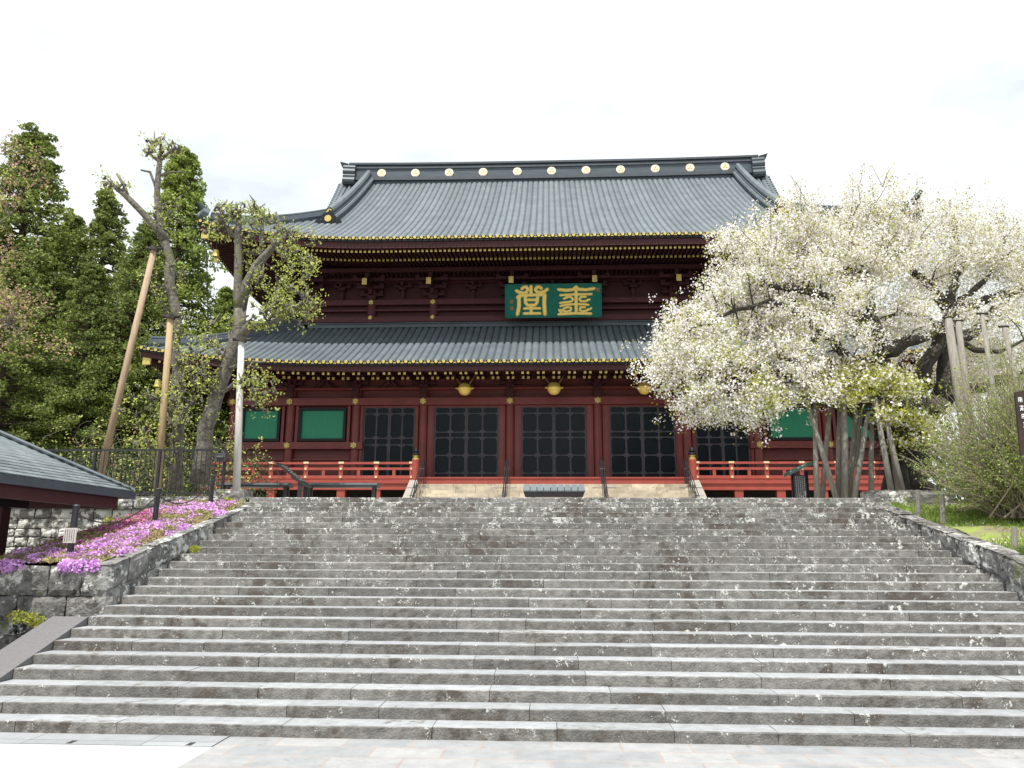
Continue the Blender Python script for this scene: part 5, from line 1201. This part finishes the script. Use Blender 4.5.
M['leaf_shrub'] = mat('shrub_leaf', (.30,.38,.08), (.20,.27,.06), 1.0, .6, island=.35, translucent=.35)
M['twig_pale'] = mat('pale_twig', (.34,.29,.22), (.20,.165,.125), 6, .9, island=.3)
g.build('stems','twig_pale',t_)
tips = np.concatenate(tips); lf = (tips[:,None,:]+r_.normal(0,.06,(len(tips),6,3))).reshape(-1,3); V,F = cards(lf,.046,ratio=.6,seed=51); fast_mesh('leaves',V,F,'leaf_shrub',parent=t_)

# ---- flower bed: moss mat and phlox cushions
r_ = np.random.default_rng(61)
nx_, ny_ = 24, 60; V = []
for i in range(nx_+1):
    for j in range(ny_+1):
        X = -10.3+2.08*i/nx_; Yy = 14.12+7.1*j/ny_; V.append((X,Yy,bz(Yy)+.0+.05*math.sin(math.pi*i/nx_)+r_.normal(0,.02)))
F = [(i*(ny_+1)+j,(i+1)*(ny_+1)+j,(i+1)*(ny_+1)+j+1,i*(ny_+1)+j+1) for i in range(nx_) for j in range(ny_)]
M['moss'] = mat('moss_mat', (.20,.21,.06), (.24,.15,.10), 3, 1., bump=.03, bscale=30)
tag(fast_mesh('flower_bed', V, F, 'moss'), kind='structure')
C = []; mi_l = []
for i in range(620):
    X = r_.uniform(-10.2,-8.42); Yy = r_.uniform(14.2,21.1); n = 85
    f = math.sin(X*3.3+Yy*1.1+1)+math.sin(X*1.7-Yy*2.6)+.7*math.sin(Yy*5.3+X*4)+r_.normal(0,.9)
    if f < -.75: continue
    rad = r_.uniform(.08,.23); c = blobpts((X,Yy,bz(Yy)+.03),(rad,rad,.07),n,r_,.5); c[:,2] = np.maximum(c[:,2],bz(c[:,1])+.02); C.append(c)
    mi_l.append(np.full(n, 1 if (X<-9.35 and 15.6<Yy<19.6 and r_.random()<.85) else 0))
for i in range(20):     # cushions hanging over the edges
    if i < 9: X, Yy = r_.uniform(-10.1,-8.2), 14.08
    else: X, Yy = -8.24, r_.uniform(14.1,20.8)
    n = 170; rad = r_.uniform(.09,.20); C.append(blobpts((X,Yy,bz(Yy)-.02),(rad,rad*.8,.13),n,r_,.5)); mi_l.append(np.zeros(n,int))
C = np.concatenate(C); mi_l = np.concatenate(mi_l); V,F = cards(C,.05,ratio=.9,seed=61)
tag(fast_mesh('phlox_flowers', V, F, ['pink','magenta'], mi_l), 'carpet of pink and magenta moss phlox spilling over the stone wall by the stairs', 'flowers', kind='stuff')
n = 16000; X = r_.uniform(-10.25,-8.25,n); Yy = r_.uniform(14.1,21.2,n); V,F = cards(np.stack([X,Yy,bz(Yy)+.05+r_.uniform(-.02,.05,n)],1),.06,ratio=.35,seed=62)
M['moss_leaf'] = mat('moss_leaf', (.24,.27,.07), (.26,.17,.11), 2.2, .8, island=.35)
tag(fast_mesh('moss_tufts', V, F, 'moss_leaf'), 'olive and brown mossy tufts between the pink flowers of the bed', 'moss', kind='stuff')
# weeds in wall joints
for (px,py,Y,lb) in ((18,617,13.6,'bright green weed in the rough footing stones at lower left'),(35,620,13.6,'second green weed right beside the granite slab'),(108,521,21.2,'green tuft growing out of the pale retaining wall'),(228,500,21.0,'small weed below the last coping stone left of the stairs'),(195,549,17.0,'tiny weed where the border meets the stairs')):
    c = P(px,py,Y); q = blobpts(c,(.20 if px<150 else .12,.06,.12 if px<150 else .08),220,r_,.1); V,F = cards(q,.06,ratio=.4,seed=int(px)); tag(fast_mesh('weed',V,F,'leaf_new'), lb, 'weed', 'weeds in the stone joints')
# grass on the bank and fallen petals
n = 60000; X = XR+.42+r_.random(n)**1.3*14; Yy = r_.uniform(9.5,21.2,n); Zb = np.array([bankz(a,b) for a,b in zip(X,Yy)]); keep = (np.sin(X*1.9+Yy*.8)+np.sin(Yy*1.7-X*.7)+r_.normal(0,.6,n))>-.3
X,Yy,Zb = X[keep],Yy[keep],Zb[keep]; n = len(X); h = r_.uniform(.05,.14,n); dx = r_.normal(0,.04,n); dy = r_.normal(0,.04,n); w_ = .012
V = np.stack([np.stack([X-w_,Yy,Zb-.02],1),np.stack([X+w_,Yy,Zb-.02],1),np.stack([X+dx,Yy+dy,Zb+h],1)],1).reshape(-1,3)
M['grass_blade'] = mat('grass_blade', (.26,.36,.06), (.17,.26,.045), 1.5, .8, island=.3, translucent=.3)
tag(fast_mesh('grass', V, np.arange(3*n).reshape(-1,3), 'grass_blade'), 'short bright green grass on the bank right of the stairs', 'grass', kind='stuff')
n = 3500; X = XR+.42+r_.random(n)*7; Yy = r_.uniform(13,21.2,n)
Zb = np.array([bankz(a,b)+.03 if a>XR+.3 else RS*(math.floor((b-D0)/T)+1)+.008 for a,b in zip(X,Yy)]); V,F = cards(np.stack([X,Yy,Zb],1),.035,ratio=.9,seed=71)
tag(fast_mesh('fallen_petals', V, F, 'blossom'), 'fallen white petals scattered over the grass bank at right', 'petals', kind='stuff')
